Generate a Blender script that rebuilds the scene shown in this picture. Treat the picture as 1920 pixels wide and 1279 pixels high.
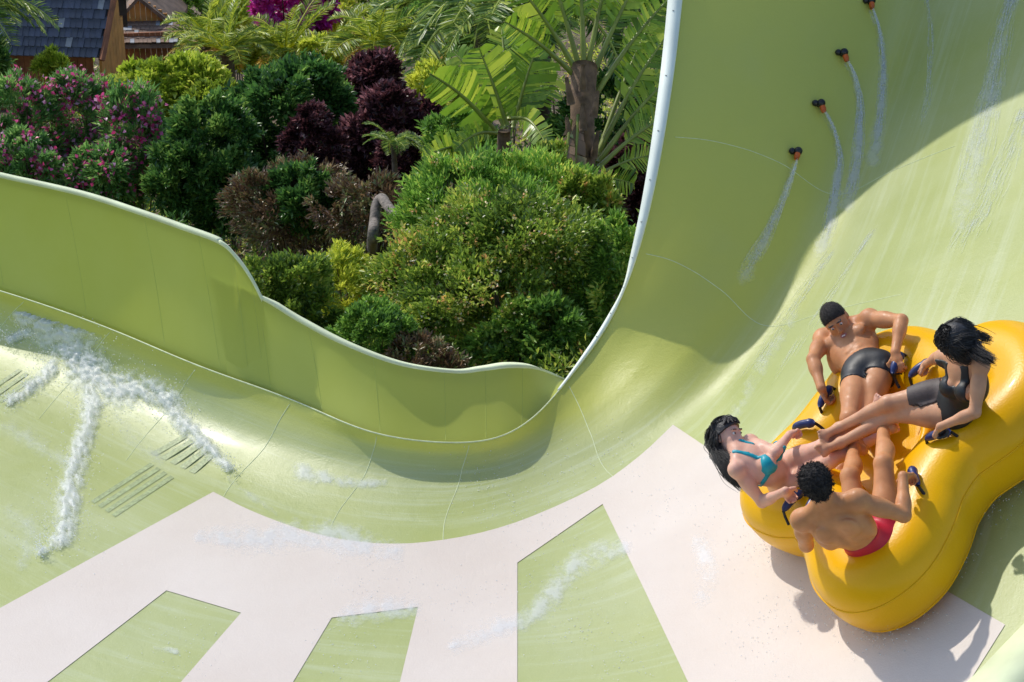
import bpy, bmesh, math, random
import numpy as np
from mathutils import Vector, Matrix, noise
from mathutils.bvhtree import BVHTree
from mathutils.geometry import delaunay_2d_cdt

# ------------------------------------------------------------------ camera, sky, sun, exposure
for o in list(bpy.data.objects): bpy.data.objects.remove(o)
scene = bpy.context.scene
COL = scene.collection
PITCH = math.radians(24.0); FPX = 3750.0; CAM = np.array([0.0, 0.0, 7.0])
cd = bpy.data.cameras.new('camera'); cam = bpy.data.objects.new('camera', cd); COL.objects.link(cam)
cam.location = CAM; cam.rotation_euler = (math.radians(90) - PITCH, 0, 0)
cd.sensor_width = 36.0; cd.lens = 36.0 * FPX / 1920.0; cd.clip_start = 0.1; cd.clip_end = 2000
scene.camera = cam
SUN_AZ = math.radians(-44.0)      # measured from +y (away from the camera) towards +x
SUN_EL = math.radians(46.0)
SUND = Vector((math.sin(SUN_AZ) * math.cos(SUN_EL), math.cos(SUN_AZ) * math.cos(SUN_EL), math.sin(SUN_EL)))
world = bpy.data.worlds.new('World'); scene.world = world; world.use_nodes = True
wn = world.node_tree
sky = wn.nodes.new('ShaderNodeTexSky'); sky.sky_type = 'NISHITA'; sky.sun_disc = False
sky.sun_elevation = SUN_EL; sky.sun_rotation = SUN_AZ
sky.air_density = 1.0; sky.dust_density = 1.2; sky.altitude = 200
bg = wn.nodes['Background']; bg.inputs['Strength'].default_value = 0.15
wn.links.new(sky.outputs[0], bg.inputs['Color'])
sl = bpy.data.lights.new('sun', 'SUN'); sun = bpy.data.objects.new('sun', sl); COL.objects.link(sun)
sl.energy = 2.4; sl.angle = math.radians(0.9); sl.color = (1.0, 0.95, 0.86)
sun.rotation_euler = SUND.to_track_quat('Z', 'Y').to_euler(); sun.location = (-8, 20, 25)
scene.view_settings.view_transform = 'Standard'; scene.view_settings.look = 'None'
scene.view_settings.gamma = 1.0; scene.view_settings.exposure = 0.38
scene.view_settings.use_curve_mapping = False
scene.render.engine = 'CYCLES'
scene.render.resolution_x = 1024; scene.render.resolution_y = 682
scene.cycles.max_bounces = 8; scene.cycles.transparent_max_bounces = 24
scene.cycles.caustics_reflective = False; scene.cycles.caustics_refractive = False

# ------------------------------------------------------------------ helpers
rng = np.random.default_rng(7); random.seed(7)
AX = np.array([1.0, 0, 0]); FW = np.array([0, math.cos(PITCH), -math.sin(PITCH)]); UPV = np.array([0, math.sin(PITCH), math.cos(PITCH)])
def ray(u, v): return FW + AX * ((u - 960) / FPX) - UPV * ((v - 639.5) / FPX)
def Pd(u, v, d): return CAM + ray(u, v) * d
def Pz(u, v, z): r = ray(u, v); return CAM + r * ((z - CAM[2]) / r[2])
def Py(u, v, y): r = ray(u, v); return CAM + r * (y / r[1])
def V3(p): return Vector((float(p[0]), float(p[1]), float(p[2])))

WORLD = {}                                   # world matrix of each parent
def tag(o, label=None, cat=None, group=None, kind=None):
    if label: o['label'] = label
    if cat: o['category'] = cat
    if group: o['group'] = group
    if kind: o['kind'] = kind
    return o
def empty(name, loc=(0, 0, 0), label=None, cat=None, group=None):
    o = bpy.data.objects.new(name, None); COL.objects.link(o); o.location = V3(loc); o.empty_display_size = 0.2; WORLD[o.name] = Matrix.Translation(V3(loc))
    return tag(o, label, cat, group)
def link(name, me, mat=None, parent=None, smooth=True):
    o = bpy.data.objects.new(name, me); COL.objects.link(o)
    if mat is not None and not me.materials: me.materials.append(mat)
    if smooth and len(me.polygons):
        me.polygons.foreach_set('use_smooth', np.ones(len(me.polygons), dtype=bool))
    if parent is not None:
        o.parent = parent; o.matrix_parent_inverse = WORLD.get(parent.name, Matrix.Identity(4)).inverted()
    return o
def mesh_np(name, verts, faces, mat=None, parent=None, smooth=True, uv=None):
    """verts (n,3) array, faces (m,k) array or list of tuples; world coordinates"""
    me = bpy.data.meshes.new(name)
    verts = np.asarray(verts, dtype=np.float32)
    if isinstance(faces, np.ndarray):
        m, k = faces.shape
        me.vertices.add(len(verts)); me.vertices.foreach_set('co', verts.ravel())
        me.loops.add(m * k); me.loops.foreach_set('vertex_index', faces.astype(np.int32).ravel())
        me.polygons.add(m); me.polygons.foreach_set('loop_start', np.arange(0, m * k, k, dtype=np.int32))
        me.update(calc_edges=True)
    else:
        me.from_pydata([tuple(map(float, v)) for v in verts], [], [tuple(int(i) for i in f) for f in faces]); me.update()
    return link(name, me, mat, parent, smooth)
def catmull(P, n, closed=False):
    """resample control points P (k,dim) with n samples per span"""
    P = np.asarray(P, float); k = len(P)
    out = []
    spans = k if closed else k - 1
    for i in range(spans):
        if closed: a, b, c, d = P[(i - 1) % k], P[i], P[(i + 1) % k], P[(i + 2) % k]
        else:
            b, c = P[i], P[i + 1]
            a = P[i - 1] if i > 0 else 2 * b - c
            d = P[i + 2] if i + 2 < k else 2 * c - b
        for j in range(n):
            t = j / n
            out.append(0.5 * ((2 * b) + (c - a) * t + (2 * a - 5 * b + 4 * c - d) * t * t + (3 * b - a - 3 * c + d) * t ** 3))
    if not closed: out.append(P[-1])
    return np.array(out)
def grid_faces(nu, nv, closed_u=False, closed_v=False):
    f = []
    for i in range(nu if closed_u else nu - 1):
        for j in range(nv if closed_v else nv - 1):
            i2 = (i + 1) % nu; j2 = (j + 1) % nv
            f.append((i * nv + j, i2 * nv + j, i2 * nv + j2, i * nv + j2))
    return np.array(f, dtype=np.int32)
def tube_geo(path, rad, sides=8, closed=False, cap=True):
    path = np.asarray(path, float); n = len(path); rad = np.broadcast_to(np.asarray(rad, float), (n,))
    if closed: T = np.roll(path, -1, 0) - np.roll(path, 1, 0)
    else: T = np.gradient(path, axis=0)
    T /= np.linalg.norm(T, axis=1)[:, None] + 1e-12
    nrm = np.cross(T[0], [0, 0, 1]);
    if np.linalg.norm(nrm) < 1e-3: nrm = np.cross(T[0], [1, 0, 0])
    nrm /= np.linalg.norm(nrm); vs = []
    for i in range(n):
        nrm = nrm - T[i] * (nrm @ T[i]); nrm /= np.linalg.norm(nrm) + 1e-12
        b = np.cross(T[i], nrm)
        for k in range(sides):
            a = 2 * math.pi * k / sides
            vs.append(path[i] + rad[i] * (math.cos(a) * nrm + math.sin(a) * b))
    fs = [tuple(r) for r in grid_faces(n, sides, closed, True)]
    if cap and not closed:
        fs.append(tuple(range(sides))[::-1]); fs.append(tuple(range((n - 1) * sides, n * sides)))
    return np.array(vs), fs
def tube(name, path, rad, mat, parent=None, sides=8, closed=False):
    v, f = tube_geo(path, rad, sides, closed); return mesh_np(name, v, f, mat, parent)
def box_geo(c, ax, ay, az):
    """box with centre c and half-axis vectors"""
    c, ax, ay, az = [np.asarray(q, float) for q in (c, ax, ay, az)]
    v = [c + sx * ax + sy * ay + sz * az for sx in (-1, 1) for sy in (-1, 1) for sz in (-1, 1)]
    f = [(0, 1, 3, 2), (4, 6, 7, 5), (0, 4, 5, 1), (2, 3, 7, 6), (0, 2, 6, 4), (1, 5, 7, 3)]
    return np.array(v), f
class MB:
    def __init__(s): s.v = []; s.f = []; s.n = 0
    def add(s, v, f):
        s.v.append(np.asarray(v, float)); s.f += [tuple(int(i) + s.n for i in q) for q in f]; s.n += len(v); return s
    def build(s, name, mat, parent=None, smooth=False): return mesh_np(name, np.concatenate(s.v), s.f, mat, parent, smooth)

# ---- materials
def mat_new(name):
    m = bpy.data.materials.new(name); m.use_nodes = True
    return m, m.node_tree.nodes, m.node_tree.links, m.node_tree.nodes['Principled BSDF']
def nd(N, t, **kw):
    n = N.new(t)
    for k, v in kw.items():
        if k in n.inputs.keys() if hasattr(n.inputs, 'keys') else False: n.inputs[k].default_value = v
        else: setattr(n, k, v)
    return n
def ramp(N, stops, interp='LINEAR'):
    r = N.new('ShaderNodeValToRGB'); r.color_ramp.interpolation = interp
    e = r.color_ramp.elements
    while len(e) < len(stops): e.new(0.5)
    for q, (p, c) in zip(e, stops): q.position = p; q.color = (*c, 1) if len(c) == 3 else c
    return r
def simple(name, col, rough=0.5, var=0.12, scale=6.0, bump=0.0, bscale=60.0, spec=0.5, coat=0.0, sheen=0.0, metal=0.0, sss=0.0, trans=0.0):
    m, N, L, B = mat_new(name)
    tc = N.new('ShaderNodeTexCoord'); n = nd(N, 'ShaderNodeTexNoise'); n.inputs['Scale'].default_value = scale; n.inputs['Detail'].default_value = 5
    L.new(tc.outputs['Object'], n.inputs['Vector'])
    c = np.array(col)
    r = ramp(N, [(0.3, tuple(np.clip(c * (1 - var), 0, 1))), (0.7, tuple(np.clip(c * (1 + var), 0, 1)))])
    L.new(n.outputs['Fac'], r.inputs[0]); L.new(r.outputs[0], B.inputs['Base Color'])
    B.inputs['Roughness'].default_value = rough; B.inputs['Specular IOR Level'].default_value = spec
    B.inputs['Coat Weight'].default_value = coat; B.inputs['Coat Roughness'].default_value = 0.08; B.inputs['Metallic'].default_value = metal
    if sss: B.inputs['Subsurface Weight'].default_value = sss; B.inputs['Subsurface Radius'].default_value = (0.012, 0.005, 0.003); B.inputs['Subsurface Scale'].default_value = 1.0
    if trans:
        tl = N.new('ShaderNodeBsdfTranslucent'); L.new(r.outputs[0], tl.inputs['Color'])
        ms = N.new('ShaderNodeMixShader'); ms.inputs[0].default_value = trans; L.new(B.outputs[0], ms.inputs[1]); L.new(tl.outputs[0], ms.inputs[2]); L.new(ms.outputs[0], N['Material Output'].inputs['Surface'])
    if bump:
        n2 = N.new('ShaderNodeTexNoise'); n2.inputs['Scale'].default_value = bscale; n2.inputs['Detail'].default_value = 4
        L.new(tc.outputs['Object'], n2.inputs['Vector'])
        b = N.new('ShaderNodeBump'); b.inputs['Strength'].default_value = bump; b.inputs['Distance'].default_value = 0.01
        L.new(n2.outputs['Fac'], b.inputs['Height']); L.new(b.outputs[0], B.inputs['Normal'])
    return m
def wet_shell(name, c1, c2, rough=0.2, ripple=0.25, rscale=9.0, speck=0.0, grain=0.0, thin=0.0, dry=None, spec=0.45):
    """gel-coated fibreglass under a thin film of running water: two tones of the gel coat, ripples, fine drops"""
    m, N, L, B = mat_new(name)
    tc = N.new('ShaderNodeTexCoord')
    n = N.new('ShaderNodeTexNoise'); n.inputs['Scale'].default_value = 0.7; n.inputs['Detail'].default_value = 6; n.inputs['Roughness'].default_value = 0.6
    L.new(tc.outputs['Object'], n.inputs['Vector'])
    r = ramp(N, [(0.3, c1), (0.72, c2)]); L.new(n.outputs['Fac'], r.inputs[0])
    nf = N.new('ShaderNodeTexNoise'); nf.inputs['Scale'].default_value = 55; nf.inputs['Detail'].default_value = 5; nf.inputs['Roughness'].default_value = 0.7
    L.new(tc.outputs['Object'], nf.inputs['Vector'])
    rf = ramp(N, [(0.62, (0, 0, 0)), (0.78, (speck, speck, speck))]); L.new(nf.outputs['Fac'], rf.inputs[0])
    mx = N.new('ShaderNodeMix'); mx.data_type = 'RGBA'; L.new(rf.outputs[0], mx.inputs[0]); L.new(r.outputs[0], mx.inputs[6]); mx.inputs[7].default_value = (0.85, 0.9, 0.86, 1)
    fin = mx.outputs[2]
    if dry:                                    # upper walls stay dry; the running film lower down looks milky
        at = N.new('ShaderNodeAttribute'); at.attribute_name = 'wet'
        nw = N.new('ShaderNodeTexNoise'); nw.inputs['Scale'].default_value = 1.6; nw.inputs['Detail'].default_value = 5; L.new(tc.outputs['Object'], nw.inputs['Vector'])
        ma = N.new('ShaderNodeMath'); ma.operation = 'MULTIPLY_ADD'; L.new(nw.outputs['Fac'], ma.inputs[0]); ma.inputs[1].default_value = 0.5; L.new(at.outputs['Fac'], ma.inputs[2])
        mp = N.new('ShaderNodeMapRange'); mp.inputs[1].default_value = 0.25; mp.inputs[2].default_value = 1.25; L.new(ma.outputs[0], mp.inputs[0])
        md = N.new('ShaderNodeMix'); md.data_type = 'RGBA'; L.new(mp.outputs[0], md.inputs[0]); md.inputs[6].default_value = (*dry, 1); L.new(mx.outputs[2], md.inputs[7])
        fin = md.outputs[2]
        fa = N.new('ShaderNodeAttribute'); fa.attribute_name = 'flow'
        fn = N.new('ShaderNodeTexNoise'); fn.inputs['Scale'].default_value = 1.0; fn.inputs['Detail'].default_value = 7; fn.inputs['Roughness'].default_value = .68; fn.inputs['Distortion'].default_value = .25; L.new(fa.outputs['Vector'], fn.inputs['Vector'])
        fr = N.new('ShaderNodeMapRange'); fr.inputs[1].default_value = .5; fr.inputs[2].default_value = .8; fr.inputs[4].default_value = .42; L.new(fn.outputs['Fac'], fr.inputs[0])
        fm = N.new('ShaderNodeMath'); fm.operation = 'MULTIPLY'; L.new(fr.outputs[0], fm.inputs[0]); L.new(mp.outputs[0], fm.inputs[1])
        f2 = N.new('ShaderNodeMix'); f2.data_type = 'RGBA'; L.new(fm.outputs[0], f2.inputs[0]); L.new(md.outputs[2], f2.inputs[6]); f2.inputs[7].default_value = (.74, .80, .66, 1)
        fin = f2.outputs[2]
    L.new(fin, B.inputs['Base Color'])
    rr = N.new('ShaderNodeTexNoise'); rr.inputs['Scale'].default_value = 2.3; rr.inputs['Detail'].default_value = 4; L.new(tc.outputs['Object'], rr.inputs['Vector'])
    mr = N.new('ShaderNodeMapRange'); mr.inputs[3].default_value = rough * 0.6; mr.inputs[4].default_value = rough * 1.6; L.new(rr.outputs['Fac'], mr.inputs[0]); L.new(mr.outputs[0], B.inputs['Roughness'])
    w = N.new('ShaderNodeTexNoise'); w.inputs['Scale'].default_value = rscale; w.inputs['Detail'].default_value = 7; w.inputs['Roughness'].default_value = 0.62; w.inputs['Distortion'].default_value = 0.6
    L.new(tc.outputs['Object'], w.inputs['Vector'])
    b = N.new('ShaderNodeBump'); b.inputs['Strength'].default_value = ripple; b.inputs['Distance'].default_value = 0.03; L.new(w.outputs['Fac'], b.inputs['Height'])
    last = b
    if grain:
        g = N.new('ShaderNodeTexNoise'); g.inputs['Scale'].default_value = 70; g.inputs['Detail'].default_value = 6; g.inputs['Roughness'].default_value = 0.75
        L.new(tc.outputs['Object'], g.inputs['Vector'])
        b2 = N.new('ShaderNodeBump'); b2.inputs['Strength'].default_value = grain; b2.inputs['Distance'].default_value = 0.012
        L.new(g.outputs['Fac'], b2.inputs['Height']); L.new(b.outputs[0], b2.inputs['Normal']); last = b2
    L.new(last.outputs[0], B.inputs['Normal'])
    B.inputs['Specular IOR Level'].default_value = spec; B.inputs['Coat Weight'].default_value = 0.06; B.inputs['Coat Roughness'].default_value = 0.15
    if thin:                                   # thin fibreglass lets some daylight through
        tl = N.new('ShaderNodeBsdfTranslucent'); L.new(fin, tl.inputs['Color'])
        ms = N.new('ShaderNodeMixShader'); ms.inputs[0].default_value = thin; L.new(B.outputs[0], ms.inputs[1]); L.new(tl.outputs[0], ms.inputs[2])
        L.new(ms.outputs[0], N['Material Output'].inputs['Surface'])
    return m
M = {}
M['shell'] = wet_shell('green_gelcoat', (0.425, 0.475, 0.155), (0.51, 0.555, 0.27), rough=0.34, ripple=0.14, rscale=7, speck=0.38, grain=0.22, thin=0.12, dry=(0.54, 0.56, 0.115))
M['wall'] = wet_shell('green_gelcoat_dry', (0.53, 0.575, 0.08), (0.58, 0.63, 0.125), rough=0.42, ripple=0.03, rscale=3, thin=0.3)
M['white'] = wet_shell('cream_gelcoat', (0.655, 0.57, 0.495), (0.715, 0.64, 0.57), rough=0.55, ripple=0.1, rscale=10, speck=0.25, grain=0.22, spec=.25)
M['lip'] = simple('pale_edge', (0.66, 0.72, 0.47), rough=0.75, spec=.25, var=0.14, scale=3, bump=0.1)
M['flange'] = simple('white_flange', (0.80, 0.86, 0.76), rough=0.6, var=0.06, scale=4, bump=0.1)
M['seam'] = simple('seam_sealant', (0.62, 0.68, 0.42), rough=0.5, var=0.15, scale=20)
M['wallseam'] = simple('wall_joint', (0.50, 0.57, 0.12), rough=0.4)
M['grate'] = simple('drain_grey', (0.33, 0.39, 0.19), rough=0.5, var=0.3, scale=40, bump=0.3)
M['steel'] = simple('galvanised_steel', (0.35, 0.36, 0.36), rough=0.5, metal=0.7)

# ------------------------------------------------------------------ ground
def gz(x, y):
    t = min(max((y - 15.0) / 27.0, 0.0), 1.0)
    return -1.0 - 4.2 * t * (1.25 - 0.25 * t) + 0.16 * noise.noise(Vector((x * 0.35, y * 0.35, 0.0))) * (1 if y < 80 else 0)
def on_ground(u, v, dz=0.0):
    r = ray(u, v); d = 10.0
    while d < 400:
        p = CAM + r * d
        if p[2] <= gz(p[0], p[1]) + dz: return p
        d += 0.03
    return p
xs = np.concatenate([[-600, -200, -80, -40], np.linspace(-22, 22, 89), [40, 80, 200, 600]]); ys = np.concatenate([[-300, -60, 0], np.linspace(8, 60, 105), [80, 140, 300, 900]])
gv = np.array([(x, y, gz(x, y)) for x in xs for y in ys]); 
def ground_mat():
    m, N, L, B = mat_new('garden_soil')
    tc = N.new('ShaderNodeTexCoord')
    n = N.new('ShaderNodeTexNoise'); n.inputs['Scale'].default_value = 1.4; n.inputs['Detail'].default_value = 8; n.inputs['Roughness'].default_value = 0.7; L.new(tc.outputs['Object'], n.inputs['Vector'])
    r = ramp(N, [(0.3, (0.035, 0.03, 0.018)), (0.5, (0.12, 0.085, 0.05)), (0.62, (0.22, 0.16, 0.10)), (0.75, (0.07, 0.09, 0.03))]); L.new(n.outputs['Fac'], r.inputs[0]); L.new(r.outputs[0], B.inputs['Base Color'])
    n2 = N.new('ShaderNodeTexNoise'); n2.inputs['Scale'].default_value = 14; n2.inputs['Detail'].default_value = 8; L.new(tc.outputs['Object'], n2.inputs['Vector'])
    b = N.new('ShaderNodeBump'); b.inputs['Strength'].default_value = 0.8; b.inputs['Distance'].default_value = 0.08; L.new(n2.outputs['Fac'], b.inputs['Height']); L.new(b.outputs[0], B.inputs['Normal'])
    B.inputs['Roughness'].default_value = 0.95; return m
M['soil'] = ground_mat()
tag(mesh_np('ground', gv, grid_faces(len(xs), len(ys))[:, ::-1].copy(), M['soil']), 'brown garden soil sloping away behind the slide', 'ground', kind='structure')

# ------------------------------------------------------------------ raft plane (the slide bank under the raft is tangent to it)
RN = np.array([-0.6, -0.15, 0.0]); RN[2] = math.sqrt(1 - RN @ RN)
RO = Pd(1685, 850, 12.5)                      # middle of the raft, half-way up its tube
TR = 0.272                                     # tube radius
B0 = RO - RN * (TR + 0.012)
def bank(x, y):
    zp = (RN @ B0 - RN[0] * x - RN[1] * y) / RN[2]
    return 0.5 * (zp + math.sqrt(zp * zp + 0.30 ** 2)) - 0.02
def Pf(u, v):
    r = ray(u, v); a, b = 6.0, 30.0
    g = lambda d: (CAM + r * d)[2] - bank(*(CAM + r * d)[:2])
    d = a
    while g(d) > 0 and d < b: d += 0.1
    lo, hi = d - 0.1, d
    for _ in range(30):
        m = 0.5 * (lo + hi)
        if g(m) > 0: lo = m
        else: hi = m
    return CAM + r * hi

# ------------------------------------------------------------------ slide shell
# control net: rows run down the chute and round to the left; columns run from the edge (0) over the foot of the wall (3) to the near side (7)
def rowd(*t): return [Pd(*q) for q in t]
rows = {}
rows['A'] = rowd((1285, -60, 16.57), (1420, -8, 16.9), (1560, 33, 17.15), (1668, 85, 17.25), (1765, 45, 17.0), (1900, -10, 16.6), (2050, -60, 16.1), (2250, -110, 15.5))
rows['B'] = rowd((1245, 258, 15.75), (1350, 277, 16.0), (1462, 318, 16.22), (1570, 378, 16.3), (1680, 325, 16.1), (1800, 275, 15.75), (1980, 215, 15.2), (2200, 150, 14.5))
rows['C'] = rowd((1197, 475, 15.5), (1268, 500, 15.5), (1350, 558, 15.42), (1430, 628, 15.35), (1560, 605, 14.9)) + [Pf(1710, 575), Pf(1870, 560), Pf(2110, 560)]
rows['CD'] = [Pz(1140, 612, .72), Pz(1186, 660, .58), Pz(1240, 722, .45), Pz(1305, 792, .33), Pf(1430, 780), Pf(1590, 770), Pf(1780, 760), Pf(2060, 750)]
rows['D'] = [Pz(1062, 716, .43), Pz(1082, 762, .30), Pz(1102, 820, .19), Pz(1140, 900, .11), Pf(1280, 960), Pf(1480, 1000), Pf(1740, 1020), Pf(2050, 1030)]
rows['DE'] = [Pz(985, 796, .35), Pz(988, 832, .24), Pz(990, 882, .12), Pz(995, 952, .04), Pf(1090, 1080), Pf(1290, 1190), Pf(1580, 1270), Pf(1950, 1320)]
rows['E'] = [Pz(885, 831, .33), Pz(884, 864, .22), Pz(874, 914, .10), Pz(845, 1005, .02), Pf(850, 1110), Pf(905, 1230), Pf(1040, 1380), Pf(1300, 1560)]
rows['F'] = [Pz(705, 815, .39), Pz(698, 850, .26), Pz(678, 905, .11), Pz(620, 985, .01), Pf(590, 1090), Pf(580, 1200), Pf(570, 1360), Pf(560, 1560)]
rows['G'] = [Pz(550, 750, .43), Pz(528, 788, .29), Pz(497, 845, .13), Pz(430, 915, .0), Pf(370, 1020), Pf(305, 1140), Pf(210, 1300), Pf(80, 1520)]
rows['H'] = [Pz(370, 686, .50), Pz(347, 718, .33), Pz(317, 765, .13), Pz(255, 840, .0), Pf(188, 935), Pf(108, 1050), Pf(-10, 1200), Pf(-170, 1400)]
rows['I'] = [Pz(210, 618, .52), Pz(188, 645, .35), Pz(157, 690, .14), Pz(95, 760, .0), Pf(25, 850), Pf(-60, 955), Pf(-190, 1090), Pf(-350, 1270)]
rows['J'] = [Pz(50, 561, .54), Pz(27, 585, .36), Pz(-6, 626, .14), Pz(-65, 690, .0), Pf(-140, 770), Pf(-230, 865), Pf(-350, 990), Pf(-520, 1150)]
rows['K'] = [Pz(-130, 507, .56), Pz(-152, 529, .37), Pz(-185, 566, .15), Pz(-245, 625, .0), Pf(-320, 695), Pf(-410, 780), Pf(-530, 890), Pf(-700, 1030)]
order = ['A', 'B', 'C', 'CD', 'D', 'DE', 'E', 'F', 'G', 'H', 'I', 'J', 'K']
net = np.array([rows[k] for k in order])
far = net[-1] + (net[-1] - net[-2]) * 1.7; net = np.concatenate([net, far[None]]); order = order + ['L']
top = net[0] + (net[0] - net[1]) * 0.75
top[0] += (0, 0, 1.7); top[1] += (0, 0, .7); top2 = top + (net[0] - net[1]) * 0.9; top2[0] += (0.1, 0, 4.6); top2[1] += (-.1, 0, 2.4); top2[2] += (0, 0, .3); top2[2] += (0, 0, .15)  # unseen chute edge above the frame, raised to throw shade on the chute
net = np.concatenate([top2[None], top[None], net]); order = ['A00', 'A0'] + order
NS, NT = 16, 10
R1 = np.array([catmull(net[:, j], NS) for j in range(net.shape[1])]).transpose(1, 0, 2)      # fine along the rows
SH = np.array([catmull(R1[i], NT) for i in range(R1.shape[0])])                              # [row, column, xyz]
def gsm(A, sg):
    r = int(3 * sg); k = np.exp(-.5 * (np.arange(-r, r + 1) / sg) ** 2); k /= k.sum()
    Ap = np.concatenate([2 * A[:1] - A[1:r + 1][::-1], A, 2 * A[-1:] - A[-r - 1:-1][::-1]])
    return sum(k[i] * Ap[i:i + len(A)] for i in range(2 * r + 1))
SM1 = gsm(SH, 9.0); SM0 = gsm(SH, 4.0); wcol = np.clip(np.arange(SH.shape[1]) / (1.5 * NT), 0, 1)[None, :, None]
SH = SM0 * (1 - wcol) + SM1 * wcol
slide = empty('water_slide', (0, 12, 0), 'lime green fibreglass water slide chute with cream painted stripes sweeping in front of the garden', 'water slide')
gu = np.gradient(SH, axis=0); gv_ = np.gradient(SH, axis=1); NRM = np.cross(gu, gv_); NRM /= np.linalg.norm(NRM, axis=2)[:, :, None]; NRM *= np.sign(NRM[:, :, 2].mean())
seams = ['A00', 'A0', 'A', 'B', 'C', 'D', 'E', 'F', 'G', 'H', 'I', 'J', 'K', 'L']
si = [order.index(k) * NS for k in seams]
for a, b in zip(si[:-1], si[1:]):
    blk = SH[a:b + 1]
    o = mesh_np('chute_panel', blk.reshape(-1, 3), grid_faces(blk.shape[0], blk.shape[1]), M['shell'], slide)
    # orient normals upward
    me = o.data
    if sum(p.normal.z for p in me.polygons) < 0: me.flip_normals()
    nn = NRM[a:b + 1].reshape(-1, 3)
    ri = np.arange(a, b + 1)[:, None] / NS - order.index('C'); cj = np.arange(SH.shape[1])[None] / NT
    wet = np.clip((cj - np.clip(2.6 + 0 * ri, 0, 3) * np.clip(1.1 - ri * .25, .35, 1.15)) / 1.2 + .35, 0, 1)
    fv = np.zeros((b + 1 - a, SH.shape[1], 3), np.float32); fv[..., 0] = cj * 7.0; fv[..., 1] = np.arange(a, b + 1)[:, None] / NS * .55
    fa_ = me.attributes.new('flow', 'FLOAT_VECTOR', 'POINT'); fa_.data.foreach_set('vector', fv.ravel())
    at_ = me.attributes.new('wet', 'FLOAT', 'POINT'); at_.data.foreach_set('value', wet.astype(np.float32).ravel())
    me.normals_split_custom_set_from_vertices([tuple(q) for q in nn])
allf = grid_faces(SH.shape[0], SH.shape[1])
BVH = BVHTree.FromPolygons([tuple(p) for p in SH.reshape(-1, 3)], [tuple(f) for f in allf])
def hit(u, v):
    r = ray(u, v); loc, n, i, d = BVH.ray_cast(V3(CAM), V3(r).normalized())
    if loc is None: return None, None
    if n.z < 0: n = -n
    return np.array(loc), np.array(n)
def near(p):
    loc, n, i, d = BVH.find_nearest(V3(p))
    if n.z < 0: n = -n
    return np.array(loc), np.array(n)
# seam beads across the wall part of the chute
for k in ['B', 'C', 'D', 'E', 'F', 'G', 'H', 'I', 'J', 'K']:
    i = order.index(k) * NS
    line = SH[i, 2:(5 * NT if k in 'BC' else 3 * NT + 4)]
    line = np.array([near(p)[0] for p in line])
    tube('seam_joint', line, 0.0035 if k in 'BC' else 0.003, M['seam'], slide, 6)
# edge lip: narrow bead on the left, a widening pale flange up the right chute
edge = SH[:, 0]; tan = np.gradient(edge, axis=0); tan /= np.linalg.norm(tan, axis=1)[:, None]
inw = SH[:, 4] - SH[:, 0]; inw /= np.linalg.norm(inw, axis=1)[:, None]
iD = order.index('D') * NS; iE = order.index('E') * NS
out = np.cross(tan, [0, 0, 1]); out /= np.linalg.norm(out, axis=1)[:, None]
out *= -np.sign(np.sum(out * inw, 1))[:, None]
w = np.interp(np.arange(len(edge)), [NS, 2 * NS, 3 * NS, 4 * NS, iD, iE], [0.13, 0.115, 0.085, 0.05, 0.010, 0.006])
hgt = np.interp(np.arange(len(edge)), [0, iD - 8, iD + 3, iE], [0.05, 0.03, 0.006, 0.006])
def flange(name, P, out, w, h, mat, parent):
    z = np.array([0, 0, 1.0])
    prof = np.stack([P + z * 0.004, P + z * h[:, None], P + out * w[:, None] + z * h[:, None], P + out * w[:, None] - z * 0.06, P + out * w[:, None] * .6 - z * 0.08], 1)
    n = len(P)
    o = mesh_np(name, prof.reshape(-1, 3), grid_faces(n, 5), mat, parent, smooth=False)
    s = o.modifiers.new('thickness', 'SOLIDIFY'); s.thickness = 0.006
    return o
iF = iD + 3
flange('edge_flange', edge[:iF + 1], out[:iF + 1], w[:iF + 1], hgt[:iF + 1], M['flange'], slide)
for q in range(NS + 2, iD - 6, 6):                     # bolts along the flange
    c_ = edge[q] + out[q] * w[q] * .55 + np.array([0, 0, hgt[q] + .002]); tube('bolt', [c_, c_ + np.array([0, 0, .006])], .008, M['steel'], slide, 6)
tube('edge_bead', edge[iF - 2:] + np.array([0, 0, 0.001]), 0.006, M['seam'], slide, 6)

# upper back wall: two overlapping panels bolted behind the edge
def wall(name, R, B, mat, lipw):
    R = catmull(R, 10); B = catmull(B, 10); n = len(R)
    V = []
    for i in range(n):
        for j in range(13):
            t = j / 12; p = B[i] * (1 - t) + R[i] * t
            bulge = 0.04 * math.sin(math.pi * t)
            V.append(p + np.array([0.02, 1.0, -0.1]) * bulge)
    o = mesh_np(name, V, grid_faces(n, 13), mat, slide)
    W_ = np.array(V).reshape(n, 13, 3)
    for q in range(9, n - 4, 13):                # faint joints between the wall's moulded sections
        tube('wall_joint', W_[q, 1:] + np.array([0, -.0005, 0]), .0014, M['wallseam'], slide, 5)
    return R, o
def edge_at(u, dy):            # point of the shell edge below image column u, moved back by dy
    pr = np.array([(960 + FPX * ((p - CAM) @ AX) / ((p - CAM) @ FW)) for p in edge])
    i = int(np.argmin(np.abs(pr[iD - 10:] - u))) + iD - 10
    return edge[i] + np.array([0, dy, -0.06])
def Ry(u, v, dy): return Py(u, v, edge_at(u, 0)[1] + dy)
RB = [(398, 519, .27), (490, 557, .29), (560, 599, .33), (650, 646, .38), (750, 683, .44), (850, 698, .52), (905, 694, .56), (960, 688, .56), (1010, 692, .50), (1064, 714, .38)]
rbp = [Ry(*q) for q in RB]; bbp = [edge_at(q[0] + (30 if q[0] < 700 else 0), 0.035) for q in RB]
RBf, wallB = wall('wall_panel', rbp, bbp, M['wall'], .06)
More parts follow.
